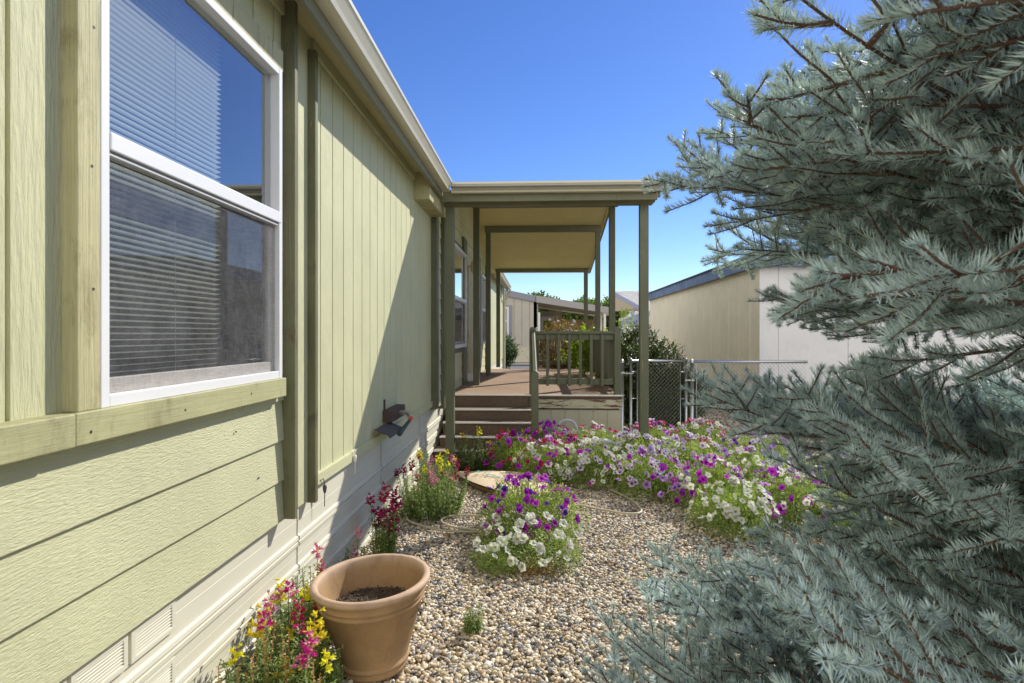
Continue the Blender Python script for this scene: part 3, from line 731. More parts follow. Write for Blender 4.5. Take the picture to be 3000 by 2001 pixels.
# ------------------------------------------------------------------ hose, cardboard, watering can
def smooth_path(pts, k=8):
    pts = [Vector(p) for p in pts]; out = []
    for i in range(len(pts) - 1):
        p0, p1, p2, p3 = pts[max(i - 1, 0)], pts[i], pts[i + 1], pts[min(i + 2, len(pts) - 1)]
        for j in range(k):
            t = j / k
            out.append(.5 * ((2 * p1) + (p2 - p0) * t + (2 * p0 - 5 * p1 + 4 * p2 - p3) * t * t + (3 * p1 - p0 - 3 * p2 + p3) * t ** 3))
    out.append(pts[-1]); return out
hz = .02
path = [(-1.02, 5.25, hz), (-1.15, 5.05, hz), (-1.12, 4.86, hz), (-.997, 4.74, hz), (-.773, 4.62, hz), (-.50, 4.60, hz), (-.15, 4.66, hz), (.1, 5.0, hz), (.329, 5.347, hz), (.542, 5.254, hz), (.802, 5.128, hz), (.934, 5.20, hz), (.90, 5.54, hz), (.75, 5.9, hz)]
h = MB(); h.tube(smooth_path(path), .0105, 8)
hs = thing('garden_hose', 'faded beige garden hose with a green stripe looping over the gravel', 'hose', (-.5, 4.8, 0))
h.build('hose_tube', M['hose'], hs, 0, True)
MB().tube(smooth_path([(-.98, 4.727, hz + .0095), (-.773, 4.615, hz + .0095), (-.50, 4.592, hz + .0095), (-.3, 4.62, hz + .0095)]), .0032, 5).build('stripe', M['hosestripe'], hs)
MB().tube(smooth_path([(-.50, 4.63, .022), (-.72, 4.70, .024), (-.83, 4.84, .022), (-.80, 4.96, .021), (-.68, 5.02, .02), (-.50, 5.0, .02)]), .0105, 8).build('hose_loop', M['hose'], hs, 0, True)
MB().tube([(-.873, 5.42, .02), (-.82, 5.55, .022), (-.755, 5.70, .02)], .012, 8).build('hose_end', M['hose'], hs, 0, True)

card = thing('cardboard', 'flattened cardboard box piece with faded teal print lying on the gravel', 'cardboard', (-.4, 6.0, 0))
NU, NV = 22, 10
def cpt(u, v, dz=0):
    # u from the left tip to the right, v from the front curve to the straight back edge
    xb, yb = -.93 + 1.05 * u, 6.40 - .10 * u
    xf = -.93 + 1.02 * u; yf = 6.40 - .98 * math.sin(min(1, u * 1.12) * math.pi / 2) ** .8 + .10 * max(0, u - .7)
    x = xf + (xb - xf) * v; y = yf + (yb - yf) * v
    return (x, y, .055 + .03 * math.sin(u * 3) + .02 * math.sin(v * 3) + dz)
cm = MB(); vs = []; fs = []
for k, dz in enumerate((0, .006)):
    for i in range(NU + 1):
        for j in range(NV + 1): vs.append(cpt(i / NU, j / NV, dz))
W1 = NV + 1; T = (NU + 1) * W1
for i in range(NU):
    for j in range(NV):
        a = i * W1 + j; fs.append((a, a + 1, a + W1 + 1, a + W1)); fs.append((T + a, T + a + W1, T + a + W1 + 1, T + a + 1))
for i in range(NU): a = i * W1; fs.append((a, a + W1, T + a + W1, T + a)); a += NV; fs.append((a + W1, a, T + a, T + a + W1))
for j in range(NV): a = NU * W1 + j; fs.append((a, a + 1, T + a + 1, T + a))
cm.add(vs, fs); cm.build('sheet', M['card'], card)
cb = MB(); cb.add([cpt(u, 0, -.012) for u in np.linspace(0, 1, 16)] + [(cpt(u, 0)[0], cpt(u, 0)[1] + .05, .02) for u in np.linspace(0, 1, 16)], [(i, i + 1, i + 17, i + 16) for i in range(15)]); cb.build('under_flap', M['carddark'], card)
MB().add([(-.28, 6.75, .03), (.10, 6.55, .03), (.17, 6.62, .22), (-.10, 6.72, .16), (-.28, 6.755, .12), (.10, 6.25, .03), (.17, 6.28, .14)], [(0, 1, 2, 3, 4), (1, 5, 6, 2)]).build('flap', M['carddark'], card)
fcv = bpy.data.curves.new('print', 'FONT'); fcv.body = 'U-HAUL'; fcv.size = .135; fcv.extrude = .0005; fcv.materials.append(M['ink'])
ft = bpy.data.objects.new('print_source', fcv); fo = bpy.data.objects.new('printed_lettering', bpy.data.meshes.new_from_object(ft)); bpy.data.objects.remove(ft); COL.objects.link(fo); fo.parent = card; fo.location = Vector((-.27, 5.93, .1145)) - card.location; fo.rotation_euler = (R(3), R(-2), R(145))
k = MB()
def seg(u0, v0, u1, v1, w, dz=.0075):
    a = Vector(cpt(u0, v0, dz)); b = Vector(cpt(u1, v1, dz)); n = Vector(((b - a).y, -(b - a).x, 0)).normalized() * w
    k.add([a - n, a + n, b + n, b - n], [(0, 1, 2, 3)])
for (u0, v0, u1, v1) in ((.26, .85, .38, .86), (.38, .86, .60, .45), (.60, .45, .52, .38), (.52, .38, .26, .85)): seg(u0, v0, u1, v1, .004)
k.build('print_frame', M['ink'], card)
k = MB(); seg(.36, .84, .58, .47, .007); k.build('print_stripe', M['inkred'], card)
k = MB(); k.add([cpt(.53 + .035 * math.cos(t), .13 + .09 * math.sin(t) * (1 + .3 * math.sin(3 * t)), .0075) for t in np.linspace(0, 6.28, 15)[:-1]], [tuple(range(14))]); k.build('print_blot', M['ink'], card)
k = MB(); seg(.12, .55, .62, .02, .0025); seg(.10, .8, .98, .30, .0025); seg(.45, .28, .70, .62, .0025); k.build('crease', M['carddark'], card)

can = thing('watering_can', 'greyish white plastic watering can half hidden behind purple petunias', 'watering can', (.38, 7.75, 0))
MB().lathe([(0, 0), (.10, 0), (.11, .02), (.10, .28), (.085, .33), (.05, .34), (0, .34)], (.33, 7.75, 0), 24).build('body', M['can'], can, 0, True)
MB().tube(smooth_path([(.27, 7.75, .33), (.29, 7.75, .42), (.38, 7.75, .46), (.48, 7.75, .43), (.53, 7.75, .30), (.52, 7.75, .12), (.43, 7.75, .06)]), .017, 8).build('handle', M['can'], can, 0, True)
MB().tube([(.25, 7.75, .10), (.15, 7.75, .30), (.06, 7.75, .42)], [.035, .02, .014], 8).build('spout', M['can'], can, 0, True)

# ------------------------------------------------------------------ chain link gate and fence
def link_mesh(x0, x1, z0, z1, y, s=.058, r=.0030):
    b = MB(); hh = s / 2; n = int((x1 - x0) / hh)
    for k in range(n + 1):
        xa = x0 + k * hh; pts = []; j = 0; z = z0
        while z < z1:
            pts.append((min(x1, xa + (hh if (j + 0) % 2 else 0)), y + (.002 if j % 2 else -.002), z)); z += hh * 1.05; j += 1
        if k % 2 == 0: b.tube(pts, r, 3, caps=False)
        if k % 2 == 0 and xa - hh >= x0: b.tube([(min(x1, xa - (hh if i % 2 else 0)), p[1] + .002, p[2]) for i, p in enumerate(pts)], r, 3, caps=False)
    return b
def gpost(x, y, z1, r, par, nm='fence_post'):
    b = MB(); b.tube([(x, y, -.03), (x, y, z1 - .03)], r, 12); b.lathe([(r * 1.12, -.035), (r * 1.12, -.01), (r * .9, .0), (r * .5, .014), (0, .02)], (x, y, z1 - .02), 12)
    for z in (z1 - .20, z1 - .55): b.tube([(x, y, z), (x, y, z + .022)], r * 1.2, 12)
    b.build(nm, M['galv'], par, 0, True)
fence = thing('chain_link_fence', 'galvanized chain link fence running right from the gate toward the cream wall', 'fence', (2.3, 8.6, 0))
gpost(2.288, 8.6, 1.255, .030, fence)
gpost(1.253, 8.6, 1.252, .030, fence)
MB().tube([(2.32, 8.6, 1.215), (3.97, 8.6, 1.215)], .021, 10).build('top_rail', M['galv'], fence, 0, True)
link_mesh(2.36, 3.97, .03, 1.25, 8.6).build('wire_mesh', M['galv'], fence)
MB().tube([(2.355, 8.6, .05), (2.355, 8.6, 1.19)], .006, 6).build('tension_bar', M['galv'], fence)
gate = thing('gate', 'narrow chain link gate of bare steel tube between the deck and the fence', 'gate', (1.8, 8.6, 0))
gf = MB()
for x in (1.385, 2.203): gf.tube([(x, 8.6, .04), (x, 8.6, 1.25)], .021, 10); gf.lathe([(.022, 0), (.018, .014), (0, .02)], (x, 8.6, 1.25), 10)
gf.tube([(1.385, 8.6, 1.225), (2.203, 8.6, 1.225)], .019, 10); gf.tube([(1.385, 8.6, .08), (2.203, 8.6, .08)], .019, 10)
for z in (1.06, .66): gf.tube([(1.40, 8.6, z), (1.48, 8.6, z)], .007, 6); gf.tube([(2.12, 8.6, z), (2.2, 8.6, z)], .007, 6)
gf.tube([(1.48, 8.6, .1), (1.48, 8.6, 1.2)], .006, 6); gf.tube([(2.12, 8.6, .1), (2.12, 8.6, 1.2)], .006, 6)
gf.build('gate_frame', M['galv'], gate, 0, True)
link_mesh(1.48, 2.12, .10, 1.215, 8.6).build('wire_mesh', M['galv'], gate)
lt = MB()
for (xa, xb_, z) in ((1.22, 1.42, 1.03), (2.18, 2.32, .93), (2.18, 2.32, .20)): lt.box(xa, xb_, 8.57, 8.578, z, z + .02); lt.tube([(xa + .1, 8.565, z - .01), (xa + .1, 8.565, z + .035)], .008, 6)
lt.build('latch', M['galv'], gate)

# ------------------------------------------------------------------ neighbour building to the right
nb = thing('neighbour_building', 'cream panelled building on the right with a faded blue roof edge', 'building', (4, 12, 0))
XN = 3.98
def npanel(y0, y1, x, mat, z0, z1, first, pitch, name='wall'):
    prof = [(x, y0)]; y = first; rr = random.Random(5)
    while y < y1 - .02:
        if y > y0 + .02: w = rr.choice((.006, .010, .018)); prof += [(x, y - w), (x + .014, y - w + .002), (x + .014, y + w - .002), (x, y + w)]
        y += pitch
    prof += [(x, y1), (x + .2, y1), (x + .2, y0)]
    MB().extr_z(list(reversed(prof)), z0, z1).build(name, mat, nb)
npanel(10.46, 20.5, XN, M['neighbour'], .12, 2.84, 10.9, .61)
pe = [(XN, 10.44)]
for q in range(9):
    xg = XN + .33 + q * 1.22; pe += [(xg - .012, 10.44), (xg - .01, 10.455), (xg + .01, 10.455), (xg + .012, 10.44)]
pe += [(15, 10.44), (15, 10.459), (XN, 10.459)]
MB().extr_z(pe, .12, 2.84).build('wall', M['neighbour2'], nb)
B('gap_shade_strip', M['skirtdark'], nb, XN + .03, XN + 11, 10.5, 20.4, -.02, .119, 0)  # near-black strip paints the shaded gap below the wall
B('core', M['neighbour'], nb, XN + .21, 15, 10.6, 20.45, .0, 2.83, 0)
MB().extr_x([(10.28, 2.835), (10.32, 2.83), (10.32, 3.05), (10.26, 3.045)], XN - .12, 15.3).build('roof_edge', M['bluefascia'], nb, .002)
for y0, y1 in ((10.32, 15.6), (15.607, 20.75)):
    MB().extr_y([(XN - .10, 2.835), (XN - .06, 2.83), (XN - .06, 3.05), (XN - .12, 3.045)], y0, y1).build('roof_edge', M['bluefascia'], nb, .002)
MB().extr_y([(XN - .15, 3.046), (15.3, 3.20), (15.3, 3.24), (XN - .16, 3.075)], 10.24, 20.8).build('roof', M['shingle'], nb)
B('eave_underside', M['stain'], nb, XN - .059, XN + .01, 10.33, 20.6, 2.836, 2.845, 0)
MB().lathe([(0, .05), (.05, .04), (.06, 0), (.05, -.04), (0, -.05)], (XN + .25, 10.42, 2.35), 10).build('vent_cap', M['rust'], nb)

# ------------------------------------------------------------------ far buildings
fh = thing('far_house', 'beige panelled house beyond the porch with a grey trimmed window', 'house', (-3, 33, 0))
prof = [(-8.0, 33)]
for k in range(18):
    xg = -7.7 + k * .45; prof += [(xg - .02, 33), (xg, 33.03), (xg + .02, 33)]
prof += [(-.27, 33), (-.27, 40), (-8, 40)]
MB().extr_z(list(reversed(prof)), .05, 3.70).build('wall', M['farwall'], fh)
MB().add([(-8, 33.01, 3.69), (-.27, 33.01, 3.69), (-8, 33.01, 5.2), (-8, 40, 5.2), (-.27, 40, 3.69), (-8, 40, 3.69)], [(0, 1, 2), (5, 3, 4), (1, 4, 3, 2)]).build('gable', M['farwall'], fh)
MB().add([(-8, 32.9, 5.15), (-.15, 32.9, 3.50), (-.15, 32.9, 3.86), (-8, 32.9, 5.5), (-8, 40.2, 5.15), (-.15, 40.2, 3.50), (-.15, 40.2, 3.86), (-8, 40.2, 5.5)],
         [(0, 1, 2, 3), (7, 6, 5, 4), (0, 4, 5, 1), (1, 5, 6, 2), (2, 6, 7, 3), (3, 7, 4, 0)]).build('roof', M['fargrey'], fh)
B('window_trim', M['fargrey'], fh, -2.9, -1.55, 32.93, 32.99, 1.50, 3.32)
w = B('window', M['farwhite'], fh, -2.8, -1.70, 32.90, 32.925, 1.58, 3.22)
B('pane', M['shinglegrey'], w, -2.7, -1.82, 32.885, 32.895, 2.45, 3.12); B('pane', M['fargrey'], w, -2.7, -1.82, 32.885, 32.895, 1.68, 2.36)
B('skirting', M['panel'], fh, -8, -.28, 32.95, 32.995, .0, .9)
cp = thing('carport', 'open carport with a long pale sloping roof beam beside the beige house', 'carport', (2, 33, 0))
MB().add([(-.12, 32.8, 3.50), (4.35, 32.8, 2.80), (4.35, 32.8, 3.12), (-.12, 32.8, 3.84), (-.12, 39.5, 3.50), (4.35, 39.5, 2.80), (4.35, 39.5, 3.12), (-.12, 39.5, 3.84)],
         [(0, 1, 2, 3), (7, 6, 5, 4), (0, 4, 5, 1), (1, 5, 6, 2), (2, 6, 7, 3), (3, 7, 4, 0)]).build('roof', M['fartan'], cp)
MB().add([(-.12, 32.77, 3.48), (4.35, 32.77, 2.78), (4.35, 32.77, 3.14), (-.12, 32.77, 3.86)], [(0, 1, 2, 3)]).build('fascia', M['farfascia'], cp)
for x in (-.02, 3.35, 3.75, 4.1): B('post', M['farwhite'], cp, x, x + .13, 32.85, 32.98, 0, 2.9)
B('back_wall', M['farwall'], cp, -.1, 1.6, 38.8, 39, 0, 3.2)
dr = B('door', M['farwhite'], cp, .15, 1.1, 38.7, 38.78, 0, 2.85); B('pane', M['limeleaf'], dr, .35, .90, 38.66, 38.69, 1.3, 2.55)
B('shed_wall', M['faryellow'], cp, 1.6, 4.2, 37.5, 37.7, 0, 2.6)
B('screen_wall', M['farwhite'], cp, 3.6, 3.68, 33.2, 37.4, 0, 2.75)

gh = thing('grey_roof_house', 'pale blue grey porch building with a big shingled gable roof in the distance', 'house', (7, 40, 0))
MB().add([(5.75, 44, 4.95), (14, 44, 4.95), (14, 40, 3.55), (7.15, 40, 3.55)], [(3, 2, 1, 0)]).build('roof', M['shinglegrey'], gh)
MB().add([(5.7, 44, 4.98), (5.7, 44, 4.70), (7.1, 39.95, 3.28), (7.1, 39.95, 3.58)], [(0, 1, 2, 3)]).build('rake_board', M['farblue'], gh)
MB().add([(5.72, 44.1, 4.7), (7.1, 40.1, 3.5), (8.5, 44.1, 3.4), (5.72, 44.1, 3.4)], [(0, 1, 3), (1, 2, 3)]).build('gable_underside', M['fartan'], gh)
B('eave_board', M['farwhite'], gh, 7.1, 14, 39.93, 39.99, 3.25, 3.56)
for x in (6.5, 7.3, 8.6): B('post', M['farblue'], gh, x, x + .22, 40.1, 40.3, 0, 3.3)
bh = thing('blue_house', 'slate blue house with white edged gable behind the grey roofed porch', 'house', (9, 50, 0))
MB().add([(7.2, 50, 0), (14, 50, 0), (14, 50, 4.2), (10.5, 50, 4.2), (7.2, 50, 2.9), (7.2, 56, 0), (14, 56, 0), (14, 56, 4.2), (10.5, 56, 4.2), (7.2, 56, 2.9)],
         [(0, 1, 2, 3, 4), (9, 8, 7, 6, 5), (4, 3, 8, 9), (3, 2, 7, 8), (0, 4, 9, 5)]).build('wall', M['farblue'], bh)
MB().add([(7.0, 49.9, 2.75), (10.5, 49.9, 4.15), (10.5, 49.9, 4.4), (7.0, 49.9, 3.0)], [(0, 1, 2, 3)]).build('rake_board', M['farwhite'], bh)
w = B('window', M['farwhite'], bh, 9.6, 10.5, 49.85, 49.95, 1.9, 3.2); B('pane', M['fargrey'], w, 9.7, 10.4, 49.8, 49.84, 2.0, 3.1)
B('porch_front', M['farwhite'], bh, 7.3, 9.2, 49.3, 49.5, .6, 2.5)

# ------------------------------------------------------------------ plants
def rnd_dirs(rng, n): return rows(rng.normal(size=(n, 3)))

def mound_mesh(name, seed, r, h, n, ll, lw, mats, stemmi=1, shoots=40, top=.10, upb=.5):
    """a leafy mound: upright stems from the ground, leaves through its outer volume, shoots poking out"""
    rg = np.random.default_rng(seed); L = Leaves()
    th = rg.uniform(0, 6.283, n); ph = np.arccos(rg.uniform(0.0, 1, n)); q = rg.uniform(.45, 1.03, n) ** .6
    wob = 1 + .13 * np.sin(3 * th + seed) + .10 * np.sin(7 * th + 2 * seed + 4 * ph)
    p = np.stack([np.sin(ph) * np.cos(th) * r * q * wob, np.sin(ph) * np.sin(th) * r * q * wob, np.cos(ph) ** .8 * h * q * wob + .01], 1)
    out = rows(p * np.array([1, 1, r / h]) + .001)
    d = rows(out * .6 + rnd_dirs(rg, n) * .8 + np.array([0, 0, upb])); nr = rows(rnd_dirs(rg, n) * .6 + np.array([0, 0, 1.]) + out * .5)
    L.leaf(p, d, nr, rg.uniform(.6, 1.25, n) * ll, rg.uniform(.7, 1.2, n) * lw, 0)
    m = shoots; th = rg.uniform(0, 6.283, m); rr = r * np.sqrt(rg.uniform(0, 1, m))
    A = np.stack([rr * .35 * np.cos(th), rr * .35 * np.sin(th), np.zeros(m)], 1)
    zz = h * np.sqrt(np.maximum(0, 1 - (rr / r) ** 2 * .85)) + rg.uniform(-.3, 1, m) * top
    Bp = np.stack([rr * np.cos(th), rr * np.sin(th), np.maximum(.04, zz)], 1)
    L.stems(A, Bp, .0028, .0014, stemmi)
    for t in np.linspace(.55, 1.0, 9):
        P_ = A + (Bp - A) * t; d = rows(rnd_dirs(rg, m) + np.array([0, 0, .4])); L.leaf(P_, d, rnd_dirs(rg, m) + np.array([0, 0, 1.2]), ll * (1.1 - .5 * t), lw * (1.1 - .5 * t), 0)
    return L.mesh(name, mats)

def bloom_mesh(name, mat, seed, depth=1.0, closed=0):
    rg = random.Random(seed); nseg = 30; v = []; f = []
    rings = [(.0015, -.022), (.0030, -.012), (.0065, -.004), (.014, .0005), (.022, .003), (.029, .0035), (.0335, .001)]
    wv = [rg.uniform(-.003, .003) for _ in range(nseg)]
    for k, (r, z) in enumerate(rings):
        for j in range(nseg):
            t = 2 * math.pi * j / nseg; lob = 1 - (.20 * (r / .0335) ** 2) * (abs(math.cos(2.5 * t)) ** 3)
            ruf = (r / .0335) ** 2 * (.0035 * math.sin(10 * t + seed) + wv[j] + closed * .010 + .0025 * math.cos(5 * t + 2))
            v.append((r * lob * math.cos(t) * (1 - closed * .3), r * lob * math.sin(t), z * depth + ruf))
    for k in range(len(rings) - 1):
        for j in range(nseg): f.append((k * nseg + j, k * nseg + (j + 1) % nseg, (k + 1) * nseg + (j + 1) % nseg, (k + 1) * nseg + j))
    me = bpy.data.meshes.new(name); me.from_pydata(v, [], f); me.materials.append(mat); me.polygons.foreach_set('use_smooth', [True] * len(f)); me.update(); return me
BLOOM = {c: [bloom_mesh('bloom', PET[c], i, 1.0, (0, .3, 1.0)[i]) for i in range(3)] for c in ('purple', 'violet', 'white', 'lavender', 'pink', 'mauve', 'crimson')}
PM = [mound_mesh('petunia_foliage', s_, .45, .36, 5200, .031, .0125, [M['petleaf'], M['stem']], 1, 110, .09) for s_ in (11, 12, 13)]
SV = np.array(SUN)
def petunia(x, y, r, h, mixc, n, label, seed, zone=None, size=1.0, group='petunia mounds in the flower bed'):
    rg = random.Random(seed)
    o = thing('petunia_plant', label, 'petunia', (x, y, 0), group)
    k = seed % 3; a = rg.uniform(0, 6.28)
    place('foliage', PM[k], o, (0, 0, 0), (0, 0, a), (r / .45, r / .45, h / .36))
    names = list(mixc); wts = [mixc[q] for q in names]
    for i in range(n):
        th = rg.uniform(0, 6.283); c = rg.uniform(.05, 1) ** .7 if rg.random() < .8 else 1.0
        sx = math.sqrt(max(0, 1 - c * c)); px, py, pz = sx * math.cos(th), sx * math.sin(th), c
        if py > .45 and rg.random() < .75: py = -py
        pos = Vector((px * r * 1.06, py * r * 1.06, pz * h * 1.06 + .035 + rg.uniform(0, .05)))
        nd = Vector((px, py, pz * 1.0)) * .7 + Vector((rg.gauss(.1, .45), rg.gauss(-.35, .45), rg.gauss(.45, .3)))
        col = rg.choices(names, wts)[0]
        if zone: col = zone(pos, rg) or col
        b = place('bloom', rg.choice(BLOOM[col]), o, pos, nd.to_track_quat('Z', 'Y').to_euler(), rg.uniform(.85, 1.40) * size * (1.0 if col != 'violet' else .85))
    return o
bed = [
 (-.30, 6.80, .34, .36, {'purple': 5, 'crimson': 2, 'violet': 1}, 34, 'petunia mound of purple and crimson blooms at the foot of the stair rail post'),
 (.12, 7.25, .40, .40, {'purple': 8, 'pink': 1, 'mauve': 1}, 46, 'bright purple petunia mound in front of the watering can'),
 (.10, 6.40, .38, .36, {'white': 6, 'purple': 3, 'crimson': 1}, 48, 'petunia mound with cream and a few purple blooms behind the cardboard'),
 (.62, 6.25, .40, .38, {'white': 9, 'lavender': 3, 'purple': 1}, 60, 'cream petunia mound in the bed above the end of the hose'),
 (.70, 7.15, .42, .40, {'white': 3, 'pink': 3, 'lavender': 2, 'crimson': 1}, 44, 'mixed pink and white petunia mound below the beige deck skirt'),
 (1.10, 6.55, .44, .40, {'lavender': 8, 'white': 6, 'mauve': 1}, 62, 'dense lavender white petunia mound in the middle of the bed'),
 (1.15, 5.85, .38, .36, {'lavender': 8, 'mauve': 3, 'purple': 2}, 52, 'pale lavender petunia mound at the front edge of the bed right of the hose'),
 (1.45, 7.35, .44, .42, {'lavender': 4, 'purple': 3, 'pink': 2}, 50, 'lavender and magenta petunia mound around the right olive porch post'),
 (1.70, 6.50, .46, .40, {'lavender': 9, 'mauve': 2, 'white': 4}, 56, 'mauve and lavender petunia mound in front of the gate'),
 (1.62, 5.45, .36, .36, {'white': 5, 'purple': 5, 'mauve': 1}, 46, 'petunia mound half purple half cream at the front edge of the bed'),
 (2.10, 7.45, .48, .42, {'pink': 4, 'lavender': 4, 'white': 2, 'crimson': 1}, 56, 'hot pink and pale petunia mound below the fence post'),
 (2.15, 5.85, .46, .38, {'white': 9, 'mauve': 3, 'purple': 1}, 58, 'cream and mauve petunia mound beside the left spruce boughs'),
 (1.62, 4.80, .34, .32, {'white': 10}, 36, 'all cream petunia mound nearest the spruce at the gravel edge'),
 (2.55, 6.75, .48, .40, {'mauve': 5, 'violet': 3, 'lavender': 3}, 50, 'violet and mauve petunia mound seen through the spruce boughs below the fence'),
 (2.20, 5.05, .42, .34, {'white': 8, 'purple': 3, 'mauve': 1}, 50, 'white and purple petunia mound seen through gaps of the lower spruce boughs'),
 (2.72, 4.75, .42, .34, {'white': 8, 'lavender': 2, 'purple': 1}, 46, 'white petunia mound farthest right in the bed behind the spruce'),
 (2.95, 5.75, .46, .36, {'white': 6, 'violet': 4, 'lavender': 2}, 46, 'white and violet petunia mound deep behind the spruce boughs'),
]
for i, (x, y, r, h, mx_, n, lab) in enumerate(bed): petunia(x, y, r, h, mx_, min(99, int(n * 1.75)), lab, 40 + i)
petunia(-.08, 4.62, .42, .38, {'purple': 9, 'violet': 3}, 70, 'freestanding purple petunia mound on the gravel between the hose loops', 90, size=.92, group='petunias on the open gravel')
petunia(-.06, 4.20, .40, .19, {'white': 1}, 60, 'freestanding white petunia mound in front of the purple one', 91, size=.98, group='petunias on the open gravel')
petunia(-.28, 3.93, .15, .10, {'white': 1}, 5, 'small trailing petunia sprig with few white blooms nearest the pot', 92, size=.9, group='petunias on the open gravel')
# litter on the gravel: fallen petals, needles and dry leaves
rg = np.random.default_rng(9); L = Leaves(); n = 1500
px_ = rg.uniform(-1.2, 2.4, n); py_ = rg.uniform(1.6, 6.2, n); P_ = np.stack([px_, py_, rg.uniform(.006, .014, n)], 1); d = rnd_dirs(rg, n); d[:, 2] *= .15
L.leaf(P_, d, np.array([[0, 0, 1.]]) + rg.normal(0, .3, (n, 3)), rg.uniform(.008, .03, n), rg.uniform(.0015, .009, n), 0)
n = 260; k_ = rg.integers(0, 4, n); cx_ = np.array([-.08, .6, 1.2, -.95])[k_] + rg.normal(0, .38, n); cy_ = np.array([4.2, 5.8, 5.3, 4.9])[k_] + rg.normal(0, .3, n)
P_ = np.stack([cx_, cy_, np.full(n, .014)], 1); d = rnd_dirs(rg, n); d[:, 2] *= .1; L.leaf(P_, d, np.array([[0, 0, 1.]]) + rg.normal(0, .3, (n, 3)), .018, .014, 1)
tag(place('plant_litter', L.mesh('plant_litter', [M['drystem'], PET['rose']])), kind='stuff')
# dried clump under the white petunias
rg = np.random.default_rng(5); L = Leaves(); n = 420
A = np.stack([rg.normal(0, .075, n), rg.normal(0, .06, n), np.abs(rg.normal(0, .03, n))], 1); d = rnd_dirs(rg, n) * .06 * np.array([1, 1, .8]); Bp = A + d; Bp[:, 2] = np.abs(Bp[:, 2])
L.stems(A, Bp, .0016, .0010, 0, 3)
tag(place('dead_plant', L.mesh('dead_plant', [M['drystem']]), None, (-.02, 3.90, .0)), 'brown dried tangle of stems in front of the white petunias', 'dead plant', kind='stuff')

# snapdragons
def snap_mesh(name, seed, r, h, ns, ll, lw, mats, dry=0):
    rg = np.random.default_rng(seed); L = Leaves()
    th = rg.uniform(0, 6.283, ns); rr = r * np.sqrt(rg.uniform(0, 1, ns))
    A = np.stack([rr * .8 * np.cos(th), rr * .8 * np.sin(th), np.zeros(ns)], 1)
    hh = h * rg.uniform(.38, 1.05, ns) * (1 - .35 * (rr / r) ** 2)
    Bp = np.stack([rr * np.cos(th) * 1.05, rr * np.sin(th) * 1.05, hh], 1)
    L.stems(A, Bp, .003, .0016, 1)
    for t in np.linspace(.10, 1.0, 26):
        P_ = A + (Bp - A) * t + rg.normal(0, .008, (ns, 3))
        for q in range(4):
            a = rg.uniform(0, 6.283, ns); d = np.stack([np.cos(a), np.sin(a), rg.uniform(-.4, .6, ns)], 1)
            L.leaf(P_, d, np.stack([-np.cos(a) * .3, -np.sin(a) * .3, np.ones(ns)], 1), ll * (1.15 - .55 * t) * rg.uniform(.7, 1.2, ns), lw * (1.1 - .4 * t), 0, bend=.3)
    if dry:
        k = rg.integers(0, ns, dry); A2 = Bp[k] * np.array([1, 1, .55]); B2 = Bp[k] + np.array([0, 0, .07]) + rg.normal(0, .012, (dry, 3)); L.stems(A2, B2, .0022, .0015, 2)
        for t in np.linspace(.3, 1, 12):
            P_ = A2 + (B2 - A2) * t; a = rg.uniform(0, 6.28, dry); d = np.stack([np.cos(a), np.sin(a), .6 * np.ones(dry)], 1); L.leaf(P_, d, rnd_dirs(rg, dry) * .3 + np.array([0, 0, 1]), .013, .011, 2, fold=.6)
    return L.mesh(name, mats), Bp

def floret_mesh(name, mat, seed):
    """two-lipped snapdragon flower: pouch, two upper lobes, three lower lobes"""
    rg = random.Random(seed); v = []; f = []
    def lobe(cx, cz, ang, w, l, curl):
        k = len(v); nn = 5
        for i in range(nn):
            for j in range(3):
                u = i / (nn - 1); s_ = (j - 1) * w * math.sin(math.pi * min(1, u * .8 + .15))
                x = .010 + curl * u * u * .012; z = cz + l * u * math.sin(ang) ; y = cx + l * u * math.cos(ang)
                v.append((x + rg.uniform(-.001, .001) + (.002 if j == 1 else 0), y - s_ * math.sin(ang), z + s_ * math.cos(ang)))
        for i in range(nn - 1):
            for j in range(2): a = k + i * 3 + j; f.append((a, a + 1, a + 4, a + 3))
    lobe(.002, .003, R(60), .007, .014, 1); lobe(-.002, .003, R(120), .007, .014, 1)
    lobe(.003, -.002, R(-30), .006, .012, 1.2); lobe(-.003, -.002, R(210), .006, .012, 1.2); lobe(0, -.003, R(-90), .006, .012, 1.3)
    k = len(v); sg = 8
    for i, (x, r) in enumerate(((-.016, .002), (-.008, .006), (.002, .0075), (.011, .006), (.015, .002))):
        for j in range(sg): t = 2 * math.pi * j / sg; v.append((x, r * math.cos(t), r * math.sin(t)))
    for i in range(4):
        for j in range(sg): f.append((k + i * sg + j, k + i * sg + (j + 1) % sg, k + (i + 1) * sg + (j + 1) % sg, k + (i + 1) * sg + j))
    return v, f
def spike_mesh(name, mat, seed, n=9, ln=.085):
    rg = random.Random(seed); b = MB(); fv, ff = floret_mesh('', None, seed)
    for i in range(n):
        t = i / max(1, n - 1); s_ = .95 - .45 * t; a = i * 2.4 + rg.uniform(-.4, .4)
        Mx = Matrix.Translation((math.cos(a) * .011, math.sin(a) * .011, t * ln)) @ Matrix.Rotation(a, 4, 'Z') @ Matrix.Rotation(-.35, 4, 'Y') @ Matrix.Scale(s_, 4)
        b.add([Mx @ Vector(p) for p in fv], ff)
    me = bpy.data.meshes.new(name); me.from_pydata(b.v, [], b.f); me.materials.append(mat); me.polygons.foreach_set('use_smooth', [True] * len(me.polygons)); me.update(); return me
SPK = {c: [spike_mesh('flower_spike', PET[c], i, (9, 6, 4)[i], (.085, .05, .03)[i]) for i in range(3)] for c in ('pink', 'crimson', 'yellow', 'rose', 'scarlet', 'mauve')}
